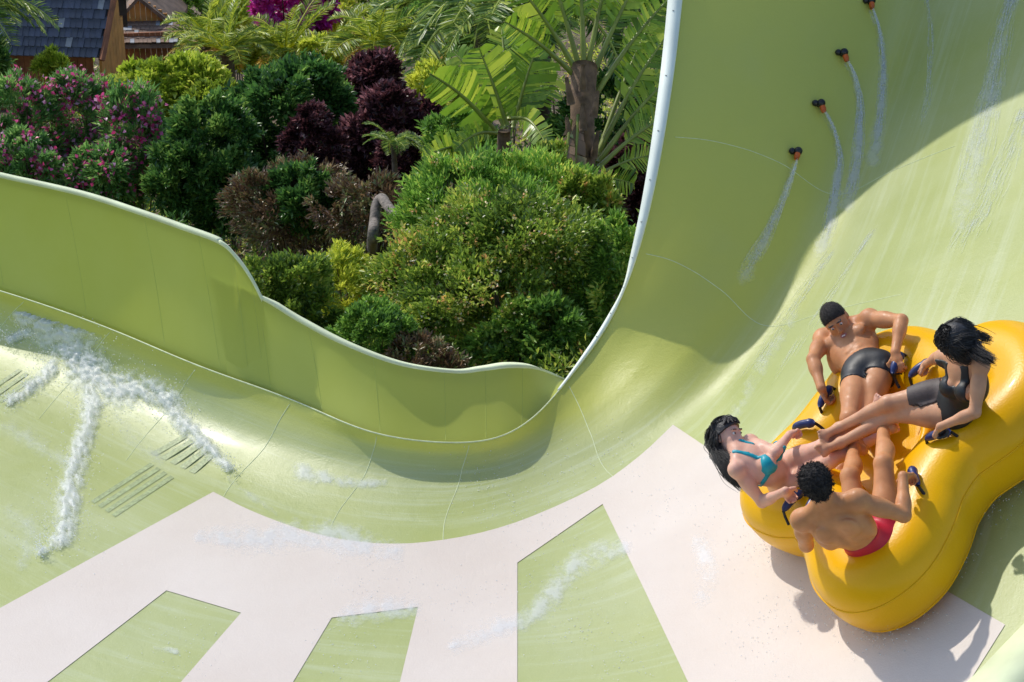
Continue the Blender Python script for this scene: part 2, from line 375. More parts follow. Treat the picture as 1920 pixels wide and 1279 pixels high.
RA = [(-400, 240, .28), (-270, 266, .28), (-150, 293, .28), (-60, 314, .28), (0, 329, .28), (150, 363, .28), (260, 398, .28), (340, 426, .28), (411, 453, .28), (443, 482, .28), (470, 520, .28), (492, 562, .28)]
rap = [Ry(*q) for q in RA]; bap = [edge_at(q[0] + 40, 0.06) for q in RA]
bap[-3:] = [edge_at(472, .06), edge_at(497, .06) , edge_at(520, .06)]
RAf, wallA = wall('wall_panel', rap, bap, M['wall'], .06)
def cap(R, w, name='wall_cap', lift=0.012):
    t = np.gradient(R, axis=0); t /= np.linalg.norm(t, axis=1)[:, None]
    o = np.cross(t, [0, 0, 1.0]); o /= np.linalg.norm(o, axis=1)[:, None]; o *= np.sign(o[:, 1])[:, None]
    z = np.array([0, 0, 1.0]); w = np.broadcast_to(w, (len(R),))
    prof = np.stack([R - o * 0.006 - z * 0.02, R - o * 0.006 + z * lift, R + o * w[:, None] + z * lift, R + o * w[:, None] - z * 0.06], 1)
    ob = mesh_np(name, prof.reshape(-1, 3), grid_faces(len(R), 4), M['lip'], slide, smooth=False)
    s = ob.modifiers.new('thickness', 'SOLIDIFY'); s.thickness = 0.005
cap(RBf, np.interp(np.arange(len(RBf)), [0, 10, 14, 50, 60, 75, 85, len(RBf)], [.004, .006, .034, .036, .055, .09, .11, .085]))
cap(RAf[:81], 0.038); cap(RAf[80:], 0.012)
# ------------------------------------------------------------------ painted stripes and other flat marks laid on the shell
def inside(p, poly):
    x, y = p; c = False; n = len(poly)
    for i in range(n):
        x1, y1 = poly[i]; x2, y2 = poly[(i + 1) % n]
        if (y1 > y) != (y2 > y) and x < (x2 - x1) * (y - y1) / (y2 - y1) + x1: c = not c
    return c
def dens(poly, step=18):
    out = []
    for i in range(len(poly)):
        a = np.array(poly[i], float); b = np.array(poly[(i + 1) % len(poly)], float); n = max(1, int(np.linalg.norm(b - a) / step))
        out += [tuple(a + (b - a) * k / n) for k in range(n)]
    return out
def decal(name, poly, mat, holes=(), lift=0.004, step=18, parent=slide):
    polys = [dens(poly, step)] + [dens(h, step) for h in holes]
    pts = []; edges = []
    for q in polys:
        s = len(pts); pts += [Vector(p) for p in q]; edges += [(s + i, s + (i + 1) % len(q)) for i in range(len(q))]
    xs_ = [p[0] for p in polys[0]]; ys_ = [p[1] for p in polys[0]]
    for x in np.arange(min(xs_) + step * .5, max(xs_), step):
        for y in np.arange(min(ys_) + step * .5, max(ys_), step):
            pts.append(Vector((x + rng.uniform(-2, 2), y + rng.uniform(-2, 2))))
    r = delaunay_2d_cdt(pts, edges, [], 0, 1e-4)
    vv, ff = r[0], r[2]
    keep = []
    for f in ff:
        c = (sum(vv[i][0] for i in f) / len(f), sum(vv[i][1] for i in f) / len(f))
        if inside(c, polys[0]) and not any(inside(c, h) for h in polys[1:]): keep.append(f)
    used = sorted({i for f in keep for i in f}); mp = {}; V = []
    for i in used:
        p, n = hit(vv[i][0], vv[i][1])
        if p is None: continue
        mp[i] = len(V); V.append(p + n * lift)
    F = [[mp[i] for i in f] for f in keep if all(i in mp for i in f)]
    o = mesh_np(name, V, F, mat, parent)
    if sum(p.normal.z for p in o.data.polygons) < 0: o.data.flip_normals()
    return o
q1 = [(312, 1108), (452, 1150), (340, 1279), (230, 1400), (-90, 1400), (90, 1279)]
q2 = [(622, 1159), (784, 1139), (750, 1279), (725, 1380), (500, 1380), (550, 1279)]
q3 = [(970, 1056), (1130, 946), (1210, 1110), (1290, 1279), (1345, 1390), (970, 1390)]
arc = [tuple(p) for p in catmull(np.array([(400, 923), (470, 958), (560, 992), (640, 1012), (720, 1020), (800, 1017), (900, 1000), (1000, 968), (1120, 912), (1200, 855), (1262, 797)]), 3)]
cream = [(-250, 1290), (0, 1141), (200, 1032)] + arc + [(1400, 889), (1560, 984), (1700, 1065), (1885, 1172), (1818, 1279), (1760, 1375), (1300, 1470), (800, 1470), (300, 1470), (-250, 1470)]
decal('painted_stripe', cream, M['white'], (q1, q2, q3), step=16)
# drain slots with dark bars
for quad, n, fill in ([[(170, 940), (282, 868), (332, 900), (222, 974)], 4, .55], [[(282, 850), (345, 815), (408, 858), (372, 892)], 5, .6], [[(-30, 735), (35, 692), (86, 718), (22, 768)], 4, .5]):
    a, b, c, d = [np.array(q, float) for q in quad]
    for k in range(n):
        t0 = k / n; t1 = t0 + fill / n
        s = [a + (d - a) * t0, b + (c - b) * t0, b + (c - b) * t1, a + (d - a) * t1]
        decal('drain_slot', [tuple(p) for p in s], M['grate'], lift=0.003, step=30)
# the near rim of the chute in the lower right corner
rim_a = [(2010, 1085), (1960, 1135), (1918, 1178), (1866, 1232), (1816, 1284), (1760, 1345)]
ra = catmull([hit(*p)[0] + np.array([0, 0, .03]) for p in rim_a], 6)
t = np.gradient(ra, axis=0); t /= np.linalg.norm(t, axis=1)[:, None]; oo = np.cross(t, [0, 0, 1.0]); oo /= np.linalg.norm(oo, axis=1)[:, None]
oo *= np.sign(oo[:, 0])[:, None]
sl_ = oo * 0.94 + np.array([0, 0, 0.55])
prof = np.stack([ra - np.array([0, 0, .06]), ra, ra + sl_ * .42, ra + sl_ * .42 + oo * .02 - np.array([0, 0, .25])], 1)
o = mesh_np('near_rim', prof.reshape(-1, 3), grid_faces(len(ra), 4), M['lip'], slide, smooth=False)
# support columns under the chute
for p in [(1.3, 16.6), (3.0, 16.4), (4.4, 14.6), (2.6, 13.2), (-2.0, 12.8), (-4.6, 14.3)]:
    r = BVH.ray_cast(Vector((p[0], p[1], 30)), Vector((0, 0, -1)))
    if r[0] is None: continue
    z1 = r[0].z - 0.22; z0 = gz(*p) - .1
    tube('support_column', [(p[0], p[1], z0), (p[0], p[1], (z0 + z1) / 2), (p[0], p[1], z1)], 0.09, M['steel'], slide, 12)

# ------------------------------------------------------------------ raft
M['raft'] = simple('yellow_vinyl', (0.96, 0.515, 0.003), rough=0.33, var=0.05, scale=2.0, bump=0.16, bscale=70, coat=0.05, spec=.25, trans=.14)
M['navy'] = simple('navy_rubber', (0.012, 0.025, 0.12), rough=0.35, var=0.2, scale=15)
M['strap'] = simple('dark_webbing', (0.015, 0.015, 0.02), rough=0.7, var=0.2, scale=60)
E1 = np.cross([0, 1, 0], RN); E1 /= np.linalg.norm(E1); E2 = np.cross(RN, E1)
def Pr(u, v, h=0.0):
    """pixel -> point at height h above the raft's middle plane"""
    r = ray(u, v); o = RO + RN * h; d = ((o - CAM) @ RN) / (r @ RN); return CAM + r * d
LOOP = [(1458, 937), (1505, 890), (1560, 840), (1612, 770), (1655, 705), (1707, 690), (1755, 708), (1795, 738), (1830, 702), (1872, 683), (1925, 695), (1945, 755), (1885, 815), (1790, 872), (1748, 938), (1728, 1006), (1698, 1060), (1642, 1102), (1604, 1070), (1594, 1012), (1566, 948), (1498, 962)]
lp = np.array([Pr(*q) for q in LOOP])
lp = 0.64 * lp + 0.18 * np.roll(lp, 1, 0) + 0.18 * np.roll(lp, -1, 0)
cen = lp.mean(0); lp = cen + (lp - cen) * 1.02
CL = catmull(lp, 10, closed=True); nC = len(CL)
raft = empty('raft', B0, 'yellow four-lobed inflatable raft carrying four riders down the slide bank', 'raft')
def sweep(CL, prof):
    T = np.roll(CL, -1, 0) - np.roll(CL, 1, 0); T /= np.linalg.norm(T, axis=1)[:, None]
    S = np.cross(T, RN); S /= np.linalg.norm(S, axis=1)[:, None]
    if np.sum(S * (CL - cen)) < 0: S = -S                 # S points outward
    return np.array([CL + S * a + RN * b for a, b in prof]).transpose(1, 0, 2), S
prof = []
for k in range(36):
    a = 2 * math.pi * k / 36; c, s = math.cos(a), math.sin(a)
    e = 0.88
    prof.append((TR * math.copysign(abs(c) ** e, c), TR * math.copysign(abs(s) ** e, s) * 1.0))
tb, SO = sweep(CL, prof)
o = mesh_np('tube', tb.reshape(-1, 3), grid_faces(nC, 36, True, True), M['raft'], raft)
bm = bmesh.new(); bm.from_mesh(o.data); bmesh.ops.recalc_face_normals(bm, faces=bm.faces); bm.to_mesh(o.data); bm.free()
for ang in (12, -38):
    a = math.radians(ang); e = .88
    path = CL + SO * (TR * math.cos(a) ** e) + RN * (TR * math.copysign(abs(math.sin(a)) ** e, math.sin(a)))
    tube('seam_welt', path, 0.007, M['raft'], raft, 6, closed=True)
# inflated floor with ribs
fl = -0.09
cv = [cen - RN * fl * 0.4]; nr = 9
V = []; 
for i in range(nC):
    for j in range(nr + 1):
        t = j / nr; p = cen + (CL[i] - cen) * t
        V.append(p - RN * (fl + 0.05 * (1 - t)) + RN * 0.02 * math.sin(t * 24))
mesh_np('floor', V, grid_faces(nC, nr + 1, True, False), M['raft'], raft)
V = [cen - RN * (TR * .9)] + [CL[i] - RN * (TR * .9) for i in range(nC)]
mesh_np('underside', V, [(0, 1 + i, 1 + (i + 1) % nC) for i in range(nC)], M['raft'], raft)
# concentric floor ribs near the open end
for k, (u, v, w_) in enumerate([(1700, 800, .2), (1705, 795, .28), (1712, 790, .36)]):
    c = Pr(1668, 835, -fl); L_ = []
    for q in np.linspace(-1.6, 0.9, 22):
        L_.append(c + (E1 * math.cos(q) + E2 * math.sin(q)) * (w_ + .06) + RN * 0.01)
    tube('floor_rib', L_, 0.03, M['raft'], raft, 10)
LEAFGAIN = 2.0
# ------------------------------------------------------------------ garden
def leaf_mat(name, stops, rough=0.36, trans=0.42, spec=0.6):
    stops = [(p_, tuple(min(.85, q_ * LEAFGAIN) for q_ in c_)) for p_, c_ in stops]
    m, N, L, B = mat_new(name)
    at = N.new('ShaderNodeAttribute'); at.attribute_name = 'tone'
    r = ramp(N, stops); L.new(at.outputs['Fac'], r.inputs[0]); L.new(r.outputs[0], B.inputs['Base Color'])
    B.inputs['Roughness'].default_value = rough; B.inputs['Specular IOR Level'].default_value = spec
    t = N.new('ShaderNodeBsdfTranslucent'); L.new(r.outputs[0], t.inputs['Color'])
    mx = N.new('ShaderNodeMixShader'); mx.inputs[0].default_value = trans; L.new(B.outputs[0], mx.inputs[1]); L.new(t.outputs[0], mx.inputs[2])
    L.new(mx.outputs[0], N['Material Output'].inputs['Surface'])
    return m
LM = {
 'oleander': leaf_mat('oleander_leaf', [(0, (0.052, 0.123, 0.035)), (.6, (0.123, 0.245, 0.061)), (1, (0.280, 0.385, 0.123))]),
 'lime': leaf_mat('lime_leaf', [(0, (.10, .14, .014)), (.5, (.26, .33, .03)), (1, (.52, .52, .08))]),
 'dark': leaf_mat('dark_leaf', [(0, (0.020, 0.056, 0.014)), (.55, (0.055, 0.13, 0.026)), (1, (0.19, 0.28, 0.06))], rough=.35),
 'purple': leaf_mat('purple_leaf', [(0, (.022, .009, .010)), (.6, (.062, .022, .026)), (1, (.22, .10, .11))], rough=.35),
 'shrub': leaf_mat('shrub_leaf', [(0, (.05, .09, .016)), (.4, (.13, .20, .028)), (.75, (.27, .33, .05)), (.93, (.42, .38, .09)), (1, (.40, .22, .08))]),
 'fine': leaf_mat('fine_leaf', [(0, (0.06, 0.13, 0.025)), (.6, (0.18, 0.31, 0.05)), (1, (0.45, 0.54, 0.09))]),
 'yellow': leaf_mat('yellow_leaf', [(0, (0.158, 0.228, 0.035)), (.5, (0.403, 0.455, 0.052)), (1, (0.787, 0.700, 0.070))]),
 'brown': leaf_mat('dry_leaf', [(0, (0.061, 0.038, 0.026)), (.5, (0.158, 0.096, 0.052)), (.8, (0.105, 0.158, 0.052)), (1, (0.350, 0.245, 0.140))], trans=.15),
 'pink': leaf_mat('pink_petal', [(0, (.45, .03, .13)), (.6, (.62, .07, .20)), (1, (.75, .25, .35))], trans=.35),
 'magenta': leaf_mat('magenta_bract', [(0, (.22, .01, .12)), (.6, (.45, .03, .25)), (1, (.6, .12, .38))], trans=.35),
 'orange': leaf_mat('orange_petal', [(0, (.45, .2, .06)), (.6, (.62, .36, .15)), (1, (.8, .62, .35))], trans=.3),
 'frond': leaf_mat('palm_leaflet', [(0, (0.04, 0.075, 0.010)), (.5, (0.15, 0.21, 0.022)), (1, (0.50, 0.46, 0.06))], rough=.4),
 'frond_dry': leaf_mat('dry_palm_leaflet', [(0, (.16, .09, .02)), (.5, (.34, .22, .04)), (1, (.52, .40, .12))], rough=.5),
 'frond_dark': leaf_mat('dark_palm_leaflet', [(0, (0.035, 0.070, 0.021)), (.6, (0.105, 0.175, 0.035)), (1, (0.350, 0.385, 0.088))], rough=.4),
 'paddle': leaf_mat('paddle_leaf', [(0, (0.035, 0.075, 0.008)), (.5, (0.115, 0.20, 0.016)), (1, (0.33, 0.37, 0.04))], rough=.33, trans=.4),
}
M['bark'] = simple('bark', (0.12, 0.09, 0.065), rough=.9, var=.45, scale=14, bump=.8, bscale=30)
M['greybark'] = simple('grey_bark', (0.2, 0.17, 0.145), rough=.9, var=.5, scale=22, bump=.9, bscale=40)
M['stalk'] = simple('green_stalk', (0.22, 0.27, 0.05), rough=.4, var=.25, scale=5)
M['dead'] = simple('dead_sheath', (0.16, 0.10, 0.06), rough=.85, var=.5, scale=9, bump=.6)

def leaves_geo(C, D, ln, wd, up=None, fold=0.25):
    """diamond leaves: centres of the bases C, directions D (unit), lengths, widths"""
    n = len(C); ln = np.broadcast_to(ln, (n,)); wd = np.broadcast_to(wd, (n,))
    r = rng.normal(size=(n, 3)) if up is None else up + (0.35 if fold < 0 else .75) * rng.normal(size=(n, 3))
    S = np.cross(D, r); S /= np.linalg.norm(S, axis=1)[:, None] + 1e-9
    Nn = np.cross(S, D)
    a = C; m = C + D * (ln * .5)[:, None]
    l = m + S * (wd * .5)[:, None] + Nn * (wd * fold)[:, None]; rr = m - S * (wd * .5)[:, None] + Nn * (wd * fold)[:, None]
    t = C + D * ln[:, None] - Nn * (ln * .12)[:, None]
    V = np.stack([a, rr, t, l], 1).reshape(-1, 3)
    i = np.arange(n) * 4
    F = np.concatenate([np.stack([i, i + 1, i + 2], 1), np.stack([i, i + 2, i + 3], 1)])
    return V, F
def set_tone(o, tone_per_vert):
    a = o.data.attributes.new('tone', 'FLOAT', 'POINT'); a.data.foreach_set('value', np.asarray(tone_per_vert, np.float32))
def leaf_obj(name, C, D, ln, wd, mat, parent, tone=None, up=None, kind='stuff', fold=.25):
    V, F = leaves_geo(C, D, ln, wd, up, fold)
    o = mesh_np(name, V, F, mat, parent, smooth=False)
    if tone is None: tone = rng.random(len(C))
    set_tone(o, np.repeat(tone, 4))
    return o
def rdir(n):
    d = rng.normal(size=(n, 3)); return d / np.linalg.norm(d, axis=1)[:, None]
def bush(name, label, cat, u0, u1, v0, v1, d, mat, nleaf, lsize, aspect=2.2, clumps=40, lump=.30, flower=None, group=None, erect=.5, depth=.8, tonebias=0.0, stems=7):
    uc, vc = (u0 + u1) / 2, (v0 + v1) / 2
    c = Pd(uc, vc, d); rx = (u1 - u0) / 2 * d / FPX; rz = (v1 - v0) / 2 * d / FPX * 1.04; ry = min(rx, rz * 1.3) * depth
    g = gz(c[0], c[1])
    root = empty(name, (c[0], c[1], g), label, cat, group)
    R = np.array([rx, ry, rz])
    # a few big lobes, each covered with small sprays of leaves
    nl = max(6, clumps // 7); lc = rdir(nl); lc[:, 2] = lc[:, 2] * .9 + .05; lr = rng.uniform(.30, .52, nl); lc = lc * (1.02 - lr[:, None]) * rng.uniform(.8, 1.15, (nl, 1))
    lc = np.concatenate([lc, [[0, 0, -.25], [0, .1, .2]]]); lr = np.r_[lr, .62, .55]; nl += 2
    ns = clumps * 5; sl2 = rng.choice(nl, ns, p=lr ** 2 / (lr ** 2).sum()); sdv = rdir(ns); spos = lc[sl2] + sdv * lr[sl2][:, None] * rng.uniform(.82, 1.1, (ns, 1))
    ins = np.min(np.where(np.arange(nl)[None] == sl2[:, None], 9, np.linalg.norm(spos[:, None] - lc[None], axis=2) / lr[None]), axis=1)
    kp = (ins > .8) & (spos[:, 2] > -1.02); spos, sdv, sl2 = spos[kp], sdv[kp], sl2[kp]; ns = len(spos)
    srad = rng.uniform(.07, .17, ns) * (1 + .4 * lump); cpos = spos; rad = srad; cc = spos
    w = rng.uniform(.4, 1.4, ns) * srad ** 2; w /= w.sum()
    k = rng.choice(ns, nleaf, p=w)
    dd = rdir(nleaf); rr = srad[k] * rng.random(nleaf) ** .6 * 1.1
    P = c + (spos[k] + dd * rr[:, None]) * R
    od = sdv[k] * .9 + dd * .5; D = od + rng.normal(size=(nleaf, 3)) * .5 + np.array([0, 0, erect]); D /= np.linalg.norm(D, axis=1)[:, None]
    # loose sprigs sticking out of the outline
    nsp = clumps; b_ = rng.integers(ns, size=nsp); sd_ = sdv[b_] + rng.normal(size=(nsp, 3)) * .5 + np.array([0, 0, .45]); sd_ /= np.linalg.norm(sd_, axis=1)[:, None]
    tt_ = np.tile(np.linspace(.1, 1, 14), nsp); ix_ = np.repeat(np.arange(nsp), 14); sl3 = rng.uniform(.12, .42, nsp) * min(R)
    Ps = (c + spos[b_] * R)[ix_] + sd_[ix_] * (tt_ * sl3[ix_])[:, None] - np.array([0, 0, 1.0]) * (tt_ ** 2 * .3 * sl3[ix_])[:, None]
    Ds = sd_[ix_] * .7 + rng.normal(size=(len(Ps), 3)) * .6; Ds /= np.linalg.norm(Ds, axis=1)[:, None]
    P = np.concatenate([P, Ps]); D = np.concatenate([D, Ds]); k = np.concatenate([k, b_[ix_]])
    keep = P[:, 2] > g + .02
    P, D, k = P[keep], D[keep], k[keep]
    ct = rng.uniform(-.25, .25, ns) + rng.uniform(-.12, .12, nl)[sl2]
    tone = np.clip(rng.normal(.45, .2, len(P)) + ct[k] + tonebias, 0, 1)
    leaf_obj('foliage', P, D, lsize * rng.uniform(.45, 1.5, len(P)), lsize / aspect * rng.uniform(.8, 1.2, len(P)), mat, root, tone, up=np.array([0, 0, 1.0]))['kind'] = 'stuff'
    # stems from the ground into the clumps
    mb = MB(); 
    for q in range(stems):
        b = np.array([c[0] + rng.normal() * rx * .12, c[1] + rng.normal() * ry * .12, g - .03]); e = c + cpos[rng.integers(len(cc))] * R * .8
        e[2] = max(e[2], g + .15)
        m_ = (b + e) / 2 + rng.normal(size=3) * rx * .06
        L_ = catmull([b, m_, e], 4)
        tube('stem', L_, np.linspace(.035, .010, len(L_)) * min(1.5, rx), M['bark'], root, 5)
    if flower:
        fm, nf, fs, per = flower
        fk = rng.choice(len(cc), nf); fd = rdir(nf); fd[:, 2] = np.abs(fd[:, 2]) * .6; fd[:, 1] -= .35; fd /= np.linalg.norm(fd, axis=1)[:, None]
        fp = c + (cpos[fk] + fd * rad[fk][:, None] * 1.05) * R
        fp = fp[fp[:, 2] > g + .1]
        C_ = np.repeat(fp, per, 0) + rng.normal(size=(len(fp) * per, 3)) * fs * .9
        tag(leaf_obj('flowers', C_, rdir(len(C_)), fs, fs * .8, fm, root), kind='stuff')
    return root
bush('oleander', 'oleander shrub with pink blossom at the end of the wall beside the shingled hut', 'shrub', -90, 115, 145, 372, 24.8, LM['oleander'], 15000, .085, 4.0, 60, flower=(LM['pink'], 110, .065, 8), erect=.7)
bush('oleander', 'tall oleander with dense pink flower clusters below the shingled hut', 'shrub', 55, 225, 132, 372, 25.2, LM['oleander'], 15000, .085, 4.0, 60, flower=(LM['pink'], 170, .065, 9), erect=.7)
bush('oleander', 'pink flowering oleander leaning against the dark green bush', 'shrub', 175, 318, 160, 380, 24.4, LM['oleander'], 13000, .085, 4.0, 60, flower=(LM['pink'], 150, .065, 9), erect=.7)
bush('oleander', 'pink oleander growing past the outer end of the wall', 'shrub', -300, -60, 120, 360, 25.5, LM['oleander'], 14000, .085, 4.0, 60, flower=(LM['pink'], 110, .065, 8), erect=.7)
bush('dark_shrub', 'dark green bush outside the end of the curved wall', 'shrub', -540, -270, 100, 340, 27, LM['dark'], 14000, .09, 1.9, 60)
bush('rounded_shrub', 'yellow-green shrub behind the palm that overhangs the hut', 'shrub', -420, -160, 20, 190, 32, LM['lime'], 9000, .11, 1.8, 50)
bush('rounded_shrub', 'rounded bright yellow-green shrub behind the pink oleanders', 'shrub', 215, 432, 98, 255, 28.0, LM['lime'], 15000, .11, 1.7, 60, tonebias=.05)
bush('dark_shrub', 'dense dark green glossy bush standing next to the oleanders', 'shrub', 305, 510, 190, 440, 23.8, LM['dark'], 19000, .085, 1.9, 70)
bush('dark_shrub', 'tall dark green bush with the broad rounded top', 'shrub', 395, 650, 105, 360, 25.0, LM['dark'], 24000, .09, 1.9, 90)
bush('purple_shrub', 'purple-leaved shrub rising behind the dark green bush', 'shrub', 610, 770, 92, 280, 26.5, LM['purple'], 12000, .085, 1.8, 50)
bush('purple_shrub', 'wide deep purple shrub beside the torn paddle leaves', 'shrub', 630, 830, 165, 390, 24.5, LM['purple'], 17000, .08, 1.8, 60)
bush('purple_shrub', 'small purple shrub growing in front of the dark green bush', 'shrub', 535, 645, 205, 330, 23.2, LM['purple'], 6000, .075, 1.8, 30)
bush('purple_shrub', 'purple shrub squeezed between the fan palm and the slide flange', 'shrub', 1130, 1290, 240, 460, 22.8, LM['purple'], 12000, .08, 1.8, 40)
bush('dry_shrub', 'brown half-dead undergrowth in the shade of the dark bush', 'shrub', 430, 700, 290, 470, 22.6, LM['brown'], 11000, .07, 3.0, 60, stems=26)
bush('dry_shrub', 'brown thicket of bare stems below the purple shrub', 'shrub', 590, 800, 320, 480, 21.6, LM['brown'], 7000, .07, 3.0, 40, stems=26)
bush('flowering_shrub', 'big green shrub with orange-tinted flower heads behind the dip of the wall', 'shrub', 720, 1185, 385, 735, 18.7, LM['shrub'], 42000, .058, 2.0, 150, flower=(LM['orange'], 300, .03, 7), erect=.35, tonebias=.0)
bush('feathery_shrub', 'fresh green feathery shrub below the torn paddle leaves', 'shrub', 770, 1130, 280, 540, 19.6, LM['fine'], 26000, .07, 3.2, 90, flower=(LM['orange'], 60, .035, 8), erect=1.1)
bush('feathery_shrub', 'green shrub tucked against the slide flange', 'shrub', 1080, 1235, 380, 700, 18.4, LM['fine'], 15000, .065, 2.6, 60)
bush('yellow_shrub', 'low yellow-green shrub beside the bent trunk', 'shrub', 545, 720, 455, 630, 19.2, LM['yellow'], 10000, .06, 3.2, 60, tonebias=-.05, erect=.7)
bush('low_shrub', 'low dark green shrub behind the stepped end of the wall panel', 'shrub', 455, 640, 470, 680, 18.2, LM['shrub'], 13000, .055, 2.0, 60, tonebias=-.15)
bush('low_shrub', 'low green shrub at the foot of the flowering shrub', 'shrub', 590, 780, 560, 740, 17.6, LM['fine'], 11000, .05, 2.0, 50, tonebias=-.2)
bush('dry_shrub', 'reddish brown dry shrub under the flowering shrub', 'shrub', 690, 860, 630, 750, 17.4, LM['brown'], 6000, .05, 2.5, 50)
bush('bougainvillea', 'magenta bougainvillea mound at the back of the garden', 'shrub', 450, 625, -50, 62, 36.5, LM['magenta'], 9000, .12, 1.3, 40)
bush('orange_shrub', 'orange-yellow shrub to the side of the magenta bougainvillea', 'shrub', 590, 680, -20, 60, 38.0, LM['yellow'], 5000, .10, 1.8, 30, flower=(LM['orange'], 40, .06, 8), tonebias=.3)
bush('rounded_shrub', 'small yellow-green shrub at the corner of the shingled hut', 'shrub', 70, 130, 100, 150, 30.0, LM['lime'], 3000, .11, 4.0, 20, erect=1.0)
BGL = ['pale green shrub above the small gabled hut', 'yellowish shrub between two feather palms', 'olive shrub at the back beside the orange shrub', 'fresh green shrub behind the purple shrubs', 'dark shrub behind the banana plant', 'olive shrub on bare soil beside the banana plant', 'dark shrub under the dark palm crown', 'dark shrub directly behind the banana leaves', 'dark shrub behind the fan palm leaf tips', 'dark shrub behind the fan palm stalks', 'yellow shrub beside the feather palm above the purple shrub', 'low yellow shrub between the feather palms and the dark bush', 'green shrub between the purple shrub and the banana plant', 'dark shrub under the palm by the shingled hut', 'lime shrub under the drooping feather palm']
k = 0
for (u0, u1, v0, v1, d, mt, tb_) in [(300, 420, -30, 40, 43, 'fine', 0), (390, 480, -10, 60, 41, 'yellow', 0), (660, 790, -50, 40, 41, 'shrub', -.1), (740, 860, 0, 120, 37, 'fine', -.1), (850, 970, -40, 90, 33, 'dark', 0),
        (790, 900, 60, 180, 32, 'shrub', 0), (960, 1100, -60, 70, 34, 'dark', .05), (900, 1010, 90, 220, 29, 'dark', 0), (1130, 1290, -60, 120, 30, 'dark', .1), (1020, 1240, 120, 300, 27, 'dark', 0), (680, 760, 40, 110, 36, 'yellow', .1), (560, 640, 70, 130, 34, 'yellow', .05), (760, 860, 230, 350, 25, 'fine', -.15), (-120, 30, 40, 180, 32, 'dark', .1), (420, 540, 60, 130, 36, 'lime', -.1)]:
    k += 1; bush('background_shrub', BGL[k - 1], 'shrub', u0, u1, v0, v1, d, LM[mt], 5000, .10, 2.4, 35, group='mixed shrubs at the back of the garden', tonebias=tb_, stems=4)

for (u0, u1, v0, v1, d, mt, tb_, lb) in [(270, 400, 260, 420, 23.6, 'dark', .0, 'dark shrub at the foot of the pink oleanders'), (500, 640, 300, 440, 22.2, 'dark', -.1, 'dark shrub among the brown undergrowth'), 
        (800, 940, 200, 340, 23.5, 'fine', -.1, 'green shrub under the banana leaves'), (960, 1100, 270, 420, 20.6, 'shrub', -.05, 'olive shrub at the foot of the fan palm'), (100, 260, 260, 400, 24.0, 'oleander', .1, 'lower pink oleander right behind the wall cap'), (-40, 120, 250, 400, 24.0, 'oleander', .0, 'lower oleander with scattered pink blossom at the outer end of the wall'),
        (540, 640, 110, 230, 26.0, 'dark', .15, 'glossy shrub between the dark bush and the purple shrub'), (1040, 1170, 330, 520, 19.4, 'shrub', .0, 'olive shrub behind the flowering shrub by the flange'), (880, 1090, 560, 720, 18.0, 'fine', -.2, 'deep green shrub low under the flowering shrub'),
        (700, 800, 250, 360, 23.8, 'purple', .1, 'purple shrub beside the slender young palm'), (330, 450, 150, 260, 26.5, 'lime', -.25, 'mid-green shrub between the rounded shrub and the dark bush'), (760, 900, 120, 240, 27, 'yellow', -.1, 'dry yellowish shrub behind the banana plant')]:
    bush('background_shrub', lb, 'shrub', u0, u1, v0, v1, d, LM[mt], 8000, .075, 2.2, 45, group='mixed shrubs at the back of the garden', tonebias=tb_, stems=5, flower=(LM['pink'], 90, .06, 8) if mt == 'oleander' else None)
# tangled undergrowth filling the gaps between the shrubs
for mt, n, y0, y1, hmax, lb in [('shrub', 26000, 15.6, 24, .9, 'tangled olive undergrowth between the shrubs behind the wall'), ('dark', 22000, 19, 30, 1.3, 'tangled dark green undergrowth round the tall bushes'), ('yellow', 9000, 24, 44, .9, 'tangled yellowish undergrowth among the feather palms'), ('brown', 9000, 16, 28, .8, 'tangle of dry brown twigs and leaves in the undergrowth')]:
    nc_ = n // 70; cx = rng.uniform(-1, 1, nc_); cy = rng.uniform(y0, y1, nc_); cx = np.where(cx > 0, cx * .085, cx * .27) * cy; ch_ = rng.uniform(.05, hmax, nc_); cr = rng.uniform(.12, .32, nc_)
    k_ = rng.integers(nc_, size=n); dd_ = rdir(n) * (cr[k_] * rng.random(n) ** .5)[:, None]
    Pu = np.stack([cx[k_], cy[k_], np.array([gz(a_, b_) for a_, b_ in zip(cx, cy)])[k_] + ch_[k_]], 1) + dd_
    gk = np.array([gz(a_, b_) for a_, b_ in zip(cx, cy)])[k_]; Pu[:, 2] = np.maximum(Pu[:, 2], gk + .02)
    Du = dd_ / (np.linalg.norm(dd_, axis=1)[:, None] + 1e-6) + rng.normal(size=(n, 3)) * .5 + np.array([0, 0, .4]); Du /= np.linalg.norm(Du, axis=1)[:, None]
    o = leaf_obj('undergrowth', Pu, Du, rng.uniform(.04, .11, n), rng.uniform(.015, .04, n), LM[mt], None, np.clip(rng.normal(.45, .22, n) + rng.uniform(-.2, .2, nc_)[k_], 0, 1), up=np.array([0, 0, 1.0]))
    tag(o, lb, 'undergrowth', kind='stuff')
